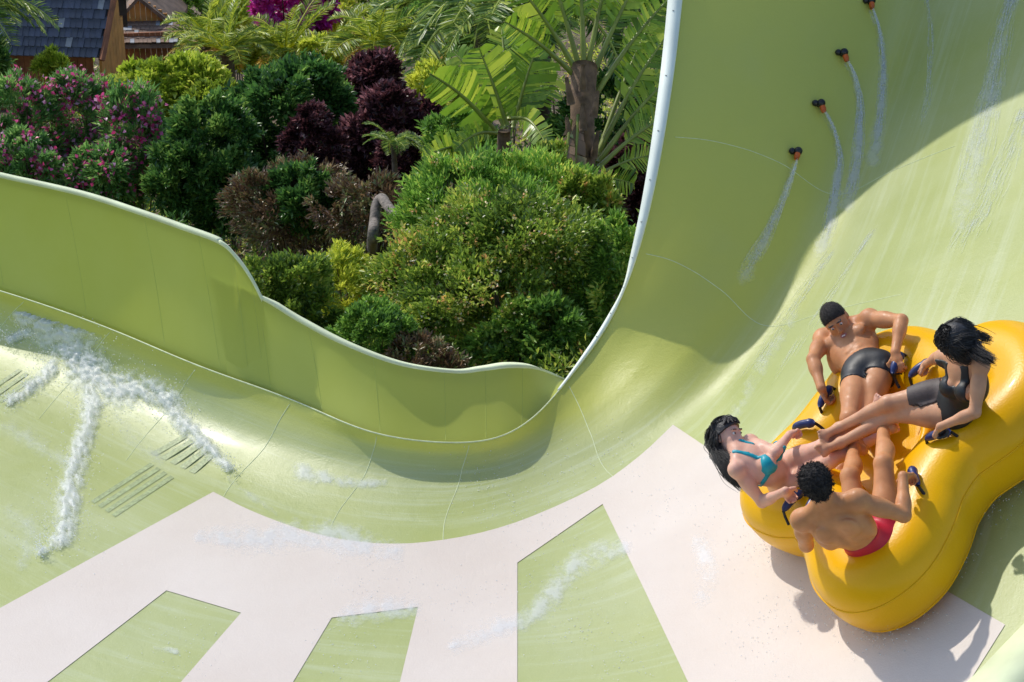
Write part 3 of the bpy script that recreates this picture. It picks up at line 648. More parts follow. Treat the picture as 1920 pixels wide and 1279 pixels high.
# loose ground cover between the shrubs: small leaves and litter
n = 60000
gx = rng.uniform(-9, 6, n); gy = 15.2 + 31 * rng.random(n) ** 1.5; gx *= gy / 30 + .3
gzv = np.array([gz(a, b) for a, b in zip(gx, gy)])
msk = np.array([noise.noise(Vector((a * .6, b * .6, 3))) for a, b in zip(gx, gy)]) > -.15
Cg = np.stack([gx, gy, gzv], 1)[msk]; Dg = rdir(len(Cg)); Dg[:, 2] = np.abs(Dg[:, 2]) + .2; Dg /= np.linalg.norm(Dg, axis=1)[:, None]
o = leaf_obj('ground_cover', Cg, Dg, rng.uniform(.06, .2, len(Cg)), .05, LM['shrub'], None)
tag(o, 'sparse weeds and low leaves covering the garden soil', 'ground cover', kind='stuff')
n = 9000
gx = rng.uniform(-8, 5, n); gy = rng.uniform(15, 46, n); gx *= gy / 30 + .3
Cg = np.stack([gx, gy, [gz(a, b) + .01 for a, b in zip(gx, gy)]], 1); Dg = rdir(n); Dg[:, 2] *= .2
o = leaf_obj('leaf_litter', Cg, Dg, rng.uniform(.05, .14, n), .05, LM['brown'], None)
tag(o, 'dry brown leaf litter lying on the garden soil', 'litter', kind='stuff')

# ---- feather palms (rosettes of pinnate fronds)
def frond_mesh(name, L, droop, nl, ll, mat, lw=.05, rise=.75):
    """frond along +x in its own frame, arching up then down"""
    s = np.linspace(0, 1, nl)
    px = L * (s - .12 * s * s); pz = L * (rise * s - droop * s * s)
    P = np.stack([px, 0 * s, pz], 1); T = np.gradient(P, axis=0); T /= np.linalg.norm(T, axis=1)[:, None]
    sel = s > .12
    C = []; D = []; ln = []
    for sg in (-1, 1):
        d = T[sel] * .55 + np.array([0, sg * .9, .18]); d += rng.normal(size=d.shape) * .07; d /= np.linalg.norm(d, axis=1)[:, None]
        C.append(P[sel]); D.append(d); ln.append(ll * np.sin(math.pi * (0.12 + .8 * s[sel])) ** .7)
    C = np.concatenate(C); D = np.concatenate(D); ln = np.concatenate(ln)
    V, F = leaves_geo(C, D, ln, lw, up=np.array([0, 0, 1.0]), fold=-.2)
    v2, f2 = tube_geo(P[::3], np.linspace(.022, .005, len(P[::3])) * L, 5)
    tone = np.concatenate([np.repeat(np.clip(rng.normal(.5, .28, len(C)), 0, 1), 4), np.full(len(v2), .9)])
    me = bpy.data.meshes.new(name); f3 = [tuple(map(int, f)) for f in F] + [tuple(int(i) + len(V) for i in f) for f in f2]
    me.from_pydata([tuple(map(float, v)) for v in np.concatenate([V, v2])], [], f3); me.update(); me.materials.append(mat)
    a = me.attributes.new('tone', 'FLOAT', 'POINT'); a.data.foreach_set('value', tone.astype(np.float32))
    return me
FR = [frond_mesh('frond', 1.0, dr, 44, .30, LM['frond'], .03, ri) for dr, ri in ((.75, .9), (.6, .5), (.95, 1.25), (.5, 1.4))]
FR += [frond_mesh('frond', .9, .95, 40, .26, LM['frond_dry'], .028, .35)]
FRD = [frond_mesh('frond', 1.0, dr, 60, .26, LM['frond_dark'], .022, ri) for dr, ri in ((.85, .6), (.6, .9), (1.0, .8))]
def palm(name, label, u, v, d, size, nf, meshes, trunk_r=.12, cat='palm', group=None, tilt=0.0, azr=(0, 6.283)):
    c = Pd(u, v, d); g = gz(c[0], c[1])
    root = empty(name, (c[0], c[1], g), label, cat, group)
    if c[2] > g + .05:
        tube('trunk', catmull([(c[0], c[1], g - .1), (c[0] + .02, c[1], (g + c[2]) / 2), c], 4), np.linspace(trunk_r * 1.15, trunk_r, 9), M['bark'], root, 9)
    for i in range(nf):
        o = bpy.data.objects.new('frond', meshes[i % len(meshes)]); COL.objects.link(o); o.parent = root
        az = azr[0] + (i * 2.39996 + rng.uniform(-.2, .2)) % (azr[1] - azr[0])
        o.location = V3(c - np.array([c[0], c[1], g])); s = size * rng.uniform(.8, 1.15)
        o.scale = (s, s, s); o.rotation_euler = (rng.uniform(-.25, .25), rng.uniform(-.45, .3) + tilt, az)
    return root
palm('feather_palm', 'yellowish feather palm in front of the magenta bougainvillea', 535, 100, 35, .95, 24, FR)
palm('feather_palm', 'small sunlit feather palm between the bougainvillea and the orange shrub', 622, 98, 37, 1.0, 22, FR)
palm('feather_palm', 'feather palm standing above the purple shrub', 703, 92, 34, 1.05, 24, FR)
palm('feather_palm', 'arching feather palm beside the small gabled hut', 388, 88, 35, .95, 22, FR)
palm('feather_palm', 'yellow drooping feather palm above the rounded yellow-green shrub', 425, 100, 34, .9, 20, FR)
palm('feather_palm', 'tall dark feather palm hanging over the shingled hut roof', -70, 20, 30, 1.35, 22, FRD, .16)
palm('feather_palm', 'feathery dark palm behind the torn paddle leaves', 905, 40, 30, 1.7, 26, FRD, .12)
palm('feather_palm', 'dark palm crown behind the fan palm', 1010, 10, 27, 1.9, 26, FRD, .14)
palm('feather_palm', 'slender young palm with a pale stem above the bent trunk', 738, 272, 22.0, .42, 12, FRD, .03)

# ---- big paddle leaves (banana and fan palm)
def paddle(parent, base, tip, width, d0, d1, bend=0.0, start=0.0, tears=16, mat=None, tw=0.0, ragged=.5):
    b = Pd(*base, d0); t = Pd(*tip, d1); ax = t - b; L = np.linalg.norm(ax)
    s = np.linspace(0, 1, 40)
    up = np.array([0, 0, 1.0])
    P = b + ax * s[:, None] + (up * bend * L)[None] * (np.sin(math.pi * s) ** 1)[:, None]
    T = np.gradient(P, axis=0); T /= np.linalg.norm(T, axis=1)[:, None]
    view = CAM - b; view /= np.linalg.norm(view)
    S = np.cross(T, view + up * tw); S /= np.linalg.norm(S, axis=1)[:, None]; Nn = np.cross(S, T)
    W = width * d0 / FPX * .5
    leaf_o = tube('leaf_stalk' if start > .2 else 'leaf', P, np.linspace(.03, .006, 40) * max(.5, min(1.2, L)), M['stalk'], parent, 6)
    V = []; F = []; tone = []
    for sg in (-1, 1):
        q = 0
        edges = np.sort(np.r_[start, rng.uniform(start, .99, tears), .995])
        for a, e in zip(edges[:-1], edges[1:]):
            if e - a < .004: continue
            gap = .3 * (e - a) * rng.random()
            droop = rng.uniform(-.1, .5) * ragged; tn = np.clip(rng.normal(.5, .22), 0, 1); fw = rng.uniform(.72, 1.06)
            k0 = len(V); m_ = 4; nn = 5
            for i in range(m_):
                ss = a + (e - gap - a) * i / (m_ - 1)
                x = (ss - start) / (1 - start)
                prof = (max(0, math.sin(math.pi * min(1, x * .93 + .05))) ** .55)
                j = ss * 39; j0 = int(min(38, j)); fr = j - j0
                p = P[j0] * (1 - fr) + P[j0 + 1] * fr
                for w_ in range(nn):
                    q_ = w_ / (nn - 1)
                    V.append(p + S[j0] * sg * W * prof * q_ * fw + T[j0] * (.35 * W * q_ * prof) + Nn[j0] * (W * .22 * q_ - W * droop * q_ * q_)); tone.append(tn + .25 * (1 - q_) * (rng.random() - .3))
            for i in range(m_ - 1):
                for w_ in range(nn - 1):
                    A = k0 + i * nn + w_; F.append((A, A + nn, A + nn + 1, A + 1))
    o = mesh_np('leaf_blade', V, F, mat or LM['paddle'], parent, smooth=True); set_tone(o, np.clip(tone, 0, 1))
def plant_root(name, label, u, v, d, cat):
    c = Pd(u, v, d); return empty(name, (c[0], c[1], gz(c[0], c[1])), label, cat), c
ban, bc = plant_root('banana_plant', 'banana plant with broad torn yellow-green leaves', 945, 245, 22.0, 'plant')
tube('trunk', catmull([(bc[0], bc[1], gz(bc[0], bc[1]) - .1), bc - np.array([0, 0, .5]), bc], 5), np.linspace(.11, .07, 11), M['dead'], ban, 9)
for a in [((928, 245), (806, 138), 105, 22, 21.3, .06, .08), ((950, 235), (897, 88), 110, 22.1, 21.8, .04, .08), ((962, 240), (1005, 92), 120, 22.2, 22.4, .05, .08), ((955, 225), (940, 50), 80, 22.3, 22.8, .03, .1),
          ((915, 283), (790, 296), 62, 21.8, 21.0, .08, .12), ((962, 222), (1030, 282), 60, 21.9, 21.2, .15, .1), ((930, 250), (850, 285), 50, 21.9, 21.2, .1, .1), ((948, 240), (848, 95), 90, 22.4, 22.6, .08, .08), ((960, 235), (1045, 140), 90, 22.4, 22.9, .08, .08)]:
    paddle(ban, *a[:6], start=a[6], tears=24, ragged=.65)
trav, tc_ = plant_root('fan_palm', 'fan palm with long pale stalks and paddle leaves beside the slide flange', 1095, 330, 21.6, 'palm')
g0 = gz(tc_[0], tc_[1])
tube('trunk', catmull([(tc_[0], tc_[1], g0 - .1), tc_ + np.array([0, 0, -.2]), Pd(1092, 215, 21.7), Pd(1095, 125, 21.9)], 6), np.r_[np.linspace(.13, .13, 12), np.linspace(.13, .15, 7)], M['dead'], trav, 12)
for q in range(7):                                 # old leaf bases round the trunk
    a = Pd(1092 + 24 * math.sin(q * 2.1), 320 - q * 25, 21.5 + .05 * math.cos(q)); b = Pd(1092 + 34 * math.sin(q * 2.1), 270 - q * 25, 21.45)
    tube('leaf_base', catmull([a, (a + b) / 2 + np.array([0, -.02, 0]), b], 4), np.linspace(.05, .02, 9), M['dead'], trav, 6)
for a in [((1085, 215), (1075, 350), 40, 21.5, 21.3, .02, .15), ((1070, 225), (1055, 345), 34, 21.5, 21.2, .02, .15)]:
    paddle(trav, *a[:6], start=a[6], tears=8, mat=LM['brown'])
for a in [((1085, 140), (960, -40), 82, 21.9, 21.5), ((1088, 135), (1020, -80), 78, 22.0, 21.9), ((1095, 130), (1085, -100), 78, 22, 22), ((1100, 135), (1150, -90), 78, 22.0, 22.2), ((1108, 150), (1215, -70), 82, 22, 22.2), ((1115, 180), (1262, -10), 82, 21.9, 22.3),
          ((1120, 290), (1255, 60), 78, 21.8, 22.2), ((1122, 305), (1262, 140), 72, 21.7, 22.1), ((1122, 315), (1255, 215), 80, 21.6, 22.0), ((1118, 330), (1225, 290), 60, 21.5, 21.8), ((1085, 150), (945, 40), 72, 21.9, 21.2), ((1120, 335), (1190, 345), 60, 21.4, 21.2), ((1118, 300), (1230, 20), 72, 21.9, 22.6)]:
    paddle(trav, *a[:5], bend=.05, start=.38, tears=30, mat=LM['paddle'], ragged=.7)

# ---- bent bare trunk, fallen log
o = tube('bent_trunk', catmull([on_ground(698, 478) - np.array([0, 0, .15]), Pd(698, 455, 20.4), Pd(702, 415, 20.5), Pd(706, 383, 20.6), Pd(716, 372, 20.6), Pd(728, 388, 20.3), Pd(748, 410, 20.0), Pd(775, 440, 19.7)], 5), np.r_[np.linspace(.058, .05, 20), np.linspace(.055, .045, 16)], M['greybark'], None, 12)
tag(o, 'grey bare trunk bent over into a hook beside the flowering shrub', 'trunk')
a = on_ground(440, 468); b = on_ground(492, 482)
o = tube('fallen_log', catmull([a + np.array([0, 0, .06]), (a + b) / 2 + np.array([0, .03, .09]), b + np.array([0, 0, .05])], 5), np.linspace(.06, .025, 11), M['greybark'], None, 9)
tag(o, 'short weathered log lying on bare soil by the wall panel', 'log')

# ---- huts
M['shingle'] = simple('slate_shingle', (0.075, 0.082, 0.105), rough=.75, var=.5, scale=3, bump=.4)
M['shingle2'] = simple('weathered_shingle', (0.30, 0.31, 0.32), rough=.8, var=.3, scale=3, bump=.4)
M['shingle3'] = simple('blue_grey_shingle', (0.085, 0.095, 0.13), rough=.75, var=.4, scale=3, bump=.4)
M['wood'] = simple('reddish_timber', (0.30, 0.11, 0.045), rough=.7, var=.4, scale=4, bump=.3)
M['wood2'] = simple('orange_timber', (0.62, 0.28, 0.07), rough=.65, var=.25, scale=4, bump=.3)
M['oldwood'] = simple('grey_brown_shakes', (0.20, 0.13, 0.09), rough=.85, var=.4, scale=4, bump=.4)
def plane_pts(a, b, c, d, s, t):   # bilinear
    return (a * (1 - s) + b * s) * (1 - t) + (d * (1 - s) + c * s) * t
def shingles(parent, a, b, c, d, nr, nc, mats, probs):
    """separate shingles on the roof plane a-b (eave) c-d (ridge)"""
    ex = (b - a) / np.linalg.norm(b - a); ey = (d - a) / np.linalg.norm(d - a); en = np.cross(ex, ey); en /= np.linalg.norm(en)
    w = np.linalg.norm(b - a) / nc; h = np.linalg.norm(d - a) / nr
    protos = []
    for m in mats:
        v, f = box_geo((0, 0, 0), (w * .48, 0, 0), (0, h * .62, 0), (0, 0, .009)); me = bpy.data.meshes.new('shingle'); me.from_pydata([tuple(q) for q in v], [], f); me.materials.append(m); protos.append(me)
    for i in range(nr):
        for j in range(nc):
            s = (j + .5 + (.5 if i % 2 else 0) * .9 - .2) / nc; t = (i + .5) / nr
            if s > .995: continue
            p = plane_pts(a, b, c, d, s, t) + en * (.03 + rng.uniform(0, .012))
            o = bpy.data.objects.new('shingle', protos[rng.choice(len(mats), p=probs)]); COL.objects.link(o); o.parent = parent
            R = Matrix((ex, ey, en)).transposed().to_4x4()
            tl = Matrix.Rotation(math.radians(-3.5 + rng.uniform(-1.5, 1.5)), 4, 'X') @ Matrix.Rotation(rng.uniform(-.04, .04), 4, 'Z')
            o.matrix_basis = Matrix.Translation(V3(p)) @ R @ tl
hc = on_ground(120, 150); hut = empty('hut', (hc[0], hc[1], gz(hc[0], hc[1])), 'timber hut with a steep dark slate-shingled roof among the oleanders', 'hut')
D0 = 37.0
ea, eb = Pd(-70, 100, D0), Pd(186, 107, D0); slope = np.array([.55, 1.15, 1.75]); rc, rd = eb + slope * 1.15 + np.array([-.28, 0, 0]), ea + slope * 1.15
v = np.array([ea, eb, rc, rd]); nrm_ = np.cross(eb - ea, rd - ea); nrm_ /= np.linalg.norm(nrm_)
v2 = np.concatenate([v, v - nrm_ * .06]); fbox = [(0, 1, 2, 3), (7, 6, 5, 4), (0, 4, 5, 1), (1, 5, 6, 2), (2, 6, 7, 3), (3, 7, 4, 0)]
roof = mesh_np('roof', v2, fbox, M['shingle'], hut, smooth=False)
shingles(roof, ea, eb, rc, rd, 13, 22, [M['shingle'], M['shingle3'], M['shingle2']], [.55, .37, .08])
ridge = (rc + rd) / 2; back = np.array([.1, 2.4, 0.0])
bk = np.concatenate([[rd, rc, eb + back, ea + back], np.array([rd, rc, eb + back, ea + back]) - np.array([0, 0, .08])]); mesh_np('roof', bk, fbox, M['shingle'], hut, smooth=False)
gl = gz(hc[0], hc[1]) - .4
def quadbox(name, p0, p1, thick, z0, z1, mat, parent):
    d_ = np.array([p1[0] - p0[0], p1[1] - p0[1], 0]); l_ = np.linalg.norm(d_); d_ /= l_; n_ = np.array([-d_[1], d_[0], 0]); c_ = np.array([(p0[0] + p1[0]) / 2, (p0[1] + p1[1]) / 2, (z0 + z1) / 2])
    v_, f_ = box_geo(c_, d_ * l_ / 2, n_ * thick / 2, np.array([0, 0, (z1 - z0) / 2])); return mesh_np(name, v_, f_, mat, parent, smooth=False)
w0 = ea + np.array([.3, .45, 0]); w1 = eb + np.array([-.22, .45, 0])
nb = 14
for i in range(nb):                                   # wall boards
    a_ = w0 + (w1 - w0) * (i + .03) / nb; b_ = w0 + (w1 - w0) * (i + .97) / nb
    quadbox('wall_board', a_, b_, .05, gl, eb[2] + .25, M['wood'], hut)
tube('barge_board', [eb + np.array([.05, -.05, -.05]), (eb + rc) / 2 + np.array([.07, -.03, 0]), rc + np.array([.05, 0, .05])], .07, M['wood'], hut, 4)
g1 = eb + np.array([-.05, .3, -.05]); g2 = eb + back + np.array([-.05, -.3, -.05])
for i in range(8):                                    # boards of the gable end
    a_ = g1 + (g2 - g1) * (i + .03) / 8; b_ = g1 + (g2 - g1) * (i + .97) / 8
    top_ = eb[2] + (rc[2] - eb[2]) * (1 - abs((i + .5) / 8 - .5) * 2) * .92
    quadbox('gable_board', a_, b_, .05, gl, top_, M['wood2'], hut)
hc2 = on_ground(265, 130); hut2 = empty('hut', (hc2[0], hc2[1], gz(hc2[0], hc2[1])), 'small orange boarded hut with a front gable half hidden by a palm', 'hut')
D1 = 41.0
ap = Pd(262, -8, D1); bl = Pd(214, 42, D1); br = Pd(325, 40, D1 + .3)
nb = 11
for i in range(nb):
    s0 = (i + .04) / nb; s1 = (i + .96) / nb; a_ = bl + (br - bl) * s0; b_ = bl + (br - bl) * s1; sm = (s0 + s1) / 2
    xa = (ap - bl) @ (br - bl) / ((br - bl) @ (br - bl)); hh = (sm / xa if sm < xa else (1 - sm) / (1 - xa)) * (ap[2] - bl[2])
    quadbox('gable_board', a_, b_, .04, bl[2] - .05, bl[2] + hh, M['wood2'], hut2)
bv = np.array([0, 2.2, 0])
for (e_, nm) in ((bl, -1), (br, 1)):
    ov = (e_ - ap) * .12; p_ = [e_ + ov - bv * .08, ap - bv * .08 + np.array([0, 0, .03]), ap + bv + np.array([0, 0, .03]), e_ + ov + bv]
    vv_ = np.concatenate([p_, np.array(p_) - np.array([0, 0, .09])]); mesh_np('roof', vv_, fbox, M['oldwood'], hut2, smooth=False)
sa, sb = Pd(205, 84, D1 - .8), Pd(335, 82, D1 - .6)
sk = np.array([sa, sb, br + np.array([.1, -.02, -.02]), bl + np.array([-.1, -.02, -.02])]); vv_ = np.concatenate([sk, sk - np.array([0, .03, .08])]); sroof = mesh_np('skirt_roof', vv_, fbox, M['oldwood'], hut2, smooth=False)
shingles(sroof, sk[0], sk[1], sk[2], sk[3], 5, 16, [M['oldwood'], M['shingle2']], [.8, .2])
for i in range(12):
    a_ = sa + np.array([.1, .3, 0]) + (sb - sa) * (i + .03) / 12.5; b_ = sa + np.array([.1, .3, 0]) + (sb - sa) * (i + .97) / 12.5
    quadbox('wall_board', a_, b_, .05, gz(hc2[0], hc2[1]) - .4, sa[2] + .15, M['wood'], hut2)
# ------------------------------------------------------------------ riders: one continuous surface each, grown from a signed distance field
POSE = {"M1": {"head": [2.109, 11.961, 1.826], "neck": [2.219, 12.051, 1.732], "chest": [2.208, 11.873, 1.65], "pelvis": [2.272, 11.609, 1.632], "shR": [2.052, 12.055, 1.651], "shL": [2.326, 11.94, 1.841], "elR": [1.951, 11.785, 1.623], "wrR": [1.976, 11.55, 1.528], "elL": [2.485, 11.713, 1.927], "wrL": [2.418, 11.5, 1.803], "hipR": [2.194, 11.558, 1.602], "hipL": [2.358, 11.59, 1.671], "knR": [2.095, 11.15, 1.51], "knL": [2.223, 11.224, 1.484], "anR": [2.146, 11.352, 1.157], "anL": [2.253, 11.396, 1.115], "toR": [2.061, 11.182, 1.166], "toL": [2.175, 11.223, 1.135]}, "W2": {"head": [2.558, 10.525, 2.313], "neck": [2.612, 10.607, 2.189], "chest": [2.672, 10.597, 2.019], "pelvis": [2.66, 10.757, 1.823], "shR": [2.548, 10.747, 2.107], "shL": [2.698, 10.46, 2.189], "elR": [2.582, 10.994, 2.005], "wrR": [2.552, 11.185, 1.868], "elL": [2.667, 10.363, 1.936], "wrL": [2.499, 10.458, 1.797], "hipR": [2.65, 10.843, 1.848], "hipL": [2.645, 10.71, 1.749], "knR": [2.281, 10.931, 1.718], "knL": [2.329, 10.929, 1.647], "anR": [2.023, 11.08, 1.48], "anL": [2.022, 10.981, 1.427], "toR": [1.918, 10.94, 1.502], "toL": [1.902, 10.853, 1.449]}, "W1": {"head": [1.355, 11.238, 1.345], "neck": [1.407, 11.096, 1.305], "chest": [1.557, 11.048, 1.22], "pelvis": [1.716, 11.182, 1.082], "shR": [1.384, 10.931, 1.264], "shL": [1.501, 11.24, 1.296], "elR": [1.548, 10.899, 1.056], "wrR": [1.667, 10.766, 1.208], "elL": [1.623, 11.008, 1.342], "wrL": [1.739, 11.211, 1.366], "hipR": [1.753, 11.129, 1.022], "hipL": [1.727, 11.265, 1.111], "knR": [1.964, 10.966, 1.315], "knL": [1.932, 11.046, 1.368], "anR": [2.288, 11.145, 1.384], "anL": [2.236, 11.224, 1.506], "toR": [2.338, 11.034, 1.51], "toL": [2.238, 11.118, 1.644]}, "M2": {"head": [1.729, 10.046, 1.643], "neck": [1.796, 10.074, 1.486], "chest": [1.917, 10.121, 1.329], "pelvis": [2.108, 10.217, 1.145], "shR": [1.966, 10.025, 1.545], "shL": [1.677, 10.141, 1.353], "elR": [2.24, 10.045, 1.437], "wrR": [2.265, 10.265, 1.573], "elL": [1.736, 10.288, 1.103], "wrL": [1.729, 10.541, 1.165], "hipR": [2.195, 10.225, 1.198], "hipL": [2.061, 10.292, 1.094], "knR": [2.203, 10.54, 1.512], "knL": [2.026, 10.624, 1.383], "anR": [2.269, 10.954, 1.554], "anL": [2.119, 11.033, 1.384], "toR": [2.256, 11.148, 1.569], "toL": [2.111, 11.227, 1.404]}}
def POSE_N(k, a, b, t): return np.array(POSE[k][a]) * (1 - t) + np.array(POSE[k][b]) * t
def norm(v): v = np.asarray(v, float); return v / (np.linalg.norm(v) + 1e-12)
def frame(up, right):
    z = norm(up); x = norm(np.asarray(right) - z * (np.asarray(right) @ z)); y = np.cross(z, x)
    return np.stack([x, y, z])          # rows: right, forward, up
class Field:
    def __init__(s, lo, hi, h):
        s.h = h; s.lo = np.asarray(lo, float); s.n = np.ceil((np.asarray(hi) - s.lo) / h).astype(int) + 1
        s.S = np.full(s.n, .2, np.float32)
    def block(s, lo, hi):
        a = np.clip(np.floor((np.asarray(lo) - s.lo) / s.h).astype(int), 0, s.n - 1); b = np.clip(np.ceil((np.asarray(hi) - s.lo) / s.h).astype(int) + 1, 1, s.n)
        sl_ = tuple(slice(p, q) for p, q in zip(a, b))
        g = np.meshgrid(*[s.lo[i] + s.h * np.arange(a[i], b[i]) for i in range(3)], indexing='ij')
        return sl_, np.stack(g, -1).astype(np.float32)
    def put(s, sl_, d, k, op='u'):
        A = s.S[sl_]
        if op == 'u':
            hh = np.clip(.5 + .5 * (A - d) / k, 0, 1); s.S[sl_] = A * (1 - hh) + d * hh - k * hh * (1 - hh)
        else:       # smooth subtraction
            hh = np.clip(.5 - .5 * (A + d) / k, 0, 1); s.S[sl_] = A * (1 - hh) + (-d) * hh + k * hh * (1 - hh)
    def cone(s, a, b, ra, rb, k=.015, op='u'):
        a = np.asarray(a, float); b = np.asarray(b, float); m = max(ra, rb) + k * 1.2 + 2 * s.h
        sl_, g = s.block(np.minimum(a, b) - m, np.maximum(a, b) + m); ab = b - a
        t = np.clip(((g - a) @ ab) / (ab @ ab + 1e-12), 0, 1)
        d = np.linalg.norm(g - a - t[..., None] * ab, axis=-1) - (ra + (rb - ra) * t)
        s.put(sl_, d, k, op)
    def ell(s, c, fr, r, k=.02, op='u'):
        c = np.asarray(c, float); r = np.asarray(r, float); m = r.max() + k * 1.2 + 2 * s.h
        sl_, g = s.block(c - m, c + m); q = (g - c) @ np.asarray(fr).T
        k0 = np.linalg.norm(q / r, axis=-1); k1 = np.linalg.norm(q / (r * r), axis=-1) + 1e-9
        s.put(sl_, k0 * (k0 - 1) / k1, k, op)
    def pts(s): 
        g = np.meshgrid(*[s.lo[i] + s.h * np.arange(s.n[i]) for i in range(3)], indexing='ij'); return np.stack(g, -1).astype(np.float32)
def nets(S, lo, h):
    c = [(i, j, k) for i in (0, 1) for j in (0, 1) for k in (0, 1)]
    def sh(o): return S[o[0]:S.shape[0] - 1 + o[0], o[1]:S.shape[1] - 1 + o[1], o[2]:S.shape[2] - 1 + o[2]]
    cnt = sum((sh(o) < 0).astype(np.int8) for o in c); act = (cnt > 0) & (cnt < 8)
    I = np.argwhere(act); acc = np.zeros((len(I), 3)); num = np.zeros(len(I))
    val = {o: S[I[:, 0] + o[0], I[:, 1] + o[1], I[:, 2] + o[2]] for o in c}
    for o in c:
        for ax in range(3):
            if o[ax]: continue
            o2 = list(o); o2[ax] = 1; o2 = tuple(o2); a, b = val[o], val[o2]; x = (a < 0) != (b < 0)
            t = np.where(x, a / np.where(x, a - b, 1), 0); p = np.array(o, float)[None].repeat(len(I), 0); p[:, ax] += t
            acc[x] += p[x]; num[x] += 1
    V = lo + h * (I + acc / num[:, None]); mp = np.full(act.shape, -1, np.int32); mp[tuple(I.T)] = np.arange(len(I))
    F = []
    for ax in range(3):
        u, v = (ax + 1) % 3, (ax + 2) % 3
        a = S; b = np.roll(S, -1, ax); x = (a < 0) != (b < 0)
        idx = [slice(1, -1)] * 3; 
        e = np.argwhere(x); ok = (e[:, ax] < S.shape[ax] - 1) & (e[:, u] > 0) & (e[:, v] > 0) & (e[:, u] < S.shape[u] - 1) & (e[:, v] < S.shape[v] - 1)
        e = e[ok]; inn = S[tuple(e.T)] < 0
        def cell(du, dv):
            q = e.copy(); q[:, u] += du; q[:, v] += dv; return mp[tuple(q.T)]
        q = np.stack([cell(-1, -1), cell(0, -1), cell(0, 0), cell(-1, 0)], 1); q[~inn] = q[~inn][:, ::-1]
        F.append(q)
    F = np.concatenate(F); F = F[(F >= 0).all(1)]
    return V, F
def patch(name, S, fld, mat, parent):
    """mesh of the field S cropped to its filled part"""
    w = np.argwhere(S < 0)
    if len(w) == 0: return None
    a = np.maximum(w.min(0) - 2, 0); b = np.minimum(w.max(0) + 3, S.shape)
    V, F = nets(S[a[0]:b[0], a[1]:b[1], a[2]:b[2]], fld.lo + fld.h * a, fld.h)
    if len(F) == 0: return None
    return mesh_np(name, V, F.astype(np.int32), mat, parent)
def skin_mat(name, c):
    m, N, L, B = mat_new(name); tc = N.new('ShaderNodeTexCoord')
    n = N.new('ShaderNodeTexNoise'); n.inputs['Scale'].default_value = 9; n.inputs['Detail'].default_value = 6; L.new(tc.outputs['Object'], n.inputs['Vector'])
    c = np.array(c); r = ramp(N, [(.3, tuple(c * np.array([.84, .78, .76]))), (.7, tuple(np.clip(c * 1.12, 0, 1)))]); L.new(n.outputs['Fac'], r.inputs[0]); L.new(r.outputs[0], B.inputs['Base Color'])
    rn = N.new('ShaderNodeTexNoise'); rn.inputs['Scale'].default_value = 26; rn.inputs['Detail'].default_value = 4; L.new(tc.outputs['Object'], rn.inputs['Vector'])
    rm = N.new('ShaderNodeMapRange'); rm.inputs[1].default_value = .35; rm.inputs[2].default_value = .65; rm.inputs[3].default_value = .38; rm.inputs[4].default_value = .65; L.new(rn.outputs['Fac'], rm.inputs[0]); L.new(rm.outputs[0], B.inputs['Roughness'])
    B.inputs['Specular IOR Level'].default_value = .32
    B.inputs['Subsurface Weight'].default_value = .15; B.inputs['Subsurface Radius'].default_value = (.012, .004, .002); B.inputs['Subsurface Scale'].default_value = 1
    n2 = N.new('ShaderNodeTexNoise'); n2.inputs['Scale'].default_value = 120; n2.inputs['Detail'].default_value = 3; L.new(tc.outputs['Object'], n2.inputs['Vector'])
    b = N.new('ShaderNodeBump'); b.inputs['Strength'].default_value = .12; b.inputs['Distance'].default_value = .004; L.new(n2.outputs['Fac'], b.inputs['Height']); L.new(b.outputs[0], B.inputs['Normal'])
    return m
M['eye'] = simple('dark_eye', (.02, .014, .01), rough=.15)
M['eyewhite'] = simple('eye_white', (.75, .72, .68), rough=.2, var=.02)
M['lips'] = simple('lips', (.42, .13, .10), rough=.35)
M['teeth'] = simple('teeth', (.8, .78, .72), rough=.25, var=.02)
M['blackhair'] = simple('black_hair', (.022, .019, .018), rough=.5, var=.4, scale=40, bump=.5, bscale=90, spec=.6)
M['shorthair'] = simple('short_dark_hair', (.030, .026, .024), rough=.8, var=.5, scale=60, bump=.9, bscale=160, spec=.3)
M['blackswim'] = simple('black_lycra', (.013, .015, .018), rough=.5, var=.3, scale=10, bump=.1)
M['redswim'] = simple('red_lycra', (.55, .012, .035), rough=.5, var=.1, scale=10, bump=.1)
M['teal'] = simple('teal_lycra', (.0, .33, .40), rough=.45, var=.1, scale=10, bump=.12)
M['mesh'] = simple('grey_brown_sheath', (.075, .055, .05), rough=.6, var=.15, scale=60, bump=.2, bscale=200)
HANDLES = {}
def place_handle(c, dv):
    ts = np.linspace(-1, 1, 13)
    path = np.array([c + dv * (.085 * t_) + RN * (.015 * (1 - t_ * t_)) for t_ in ts]); rad = np.array([.015 + .013 * (1 - abs(t_) ** 3) for t_ in ts]); rad[0] = rad[-1] = .011
    rad[9:12] += .006
    g = tube('grab_handle', path, rad, M['navy'], raft, 10)
    for sgn in (-1, 1):
        e = c + dv * (.085 * sgn); tube('handle_strap', [e, e + dv * .015 * sgn - RN * .04, e + dv * .03 * sgn - RN * .10], .010, M['strap'], raft, 6)

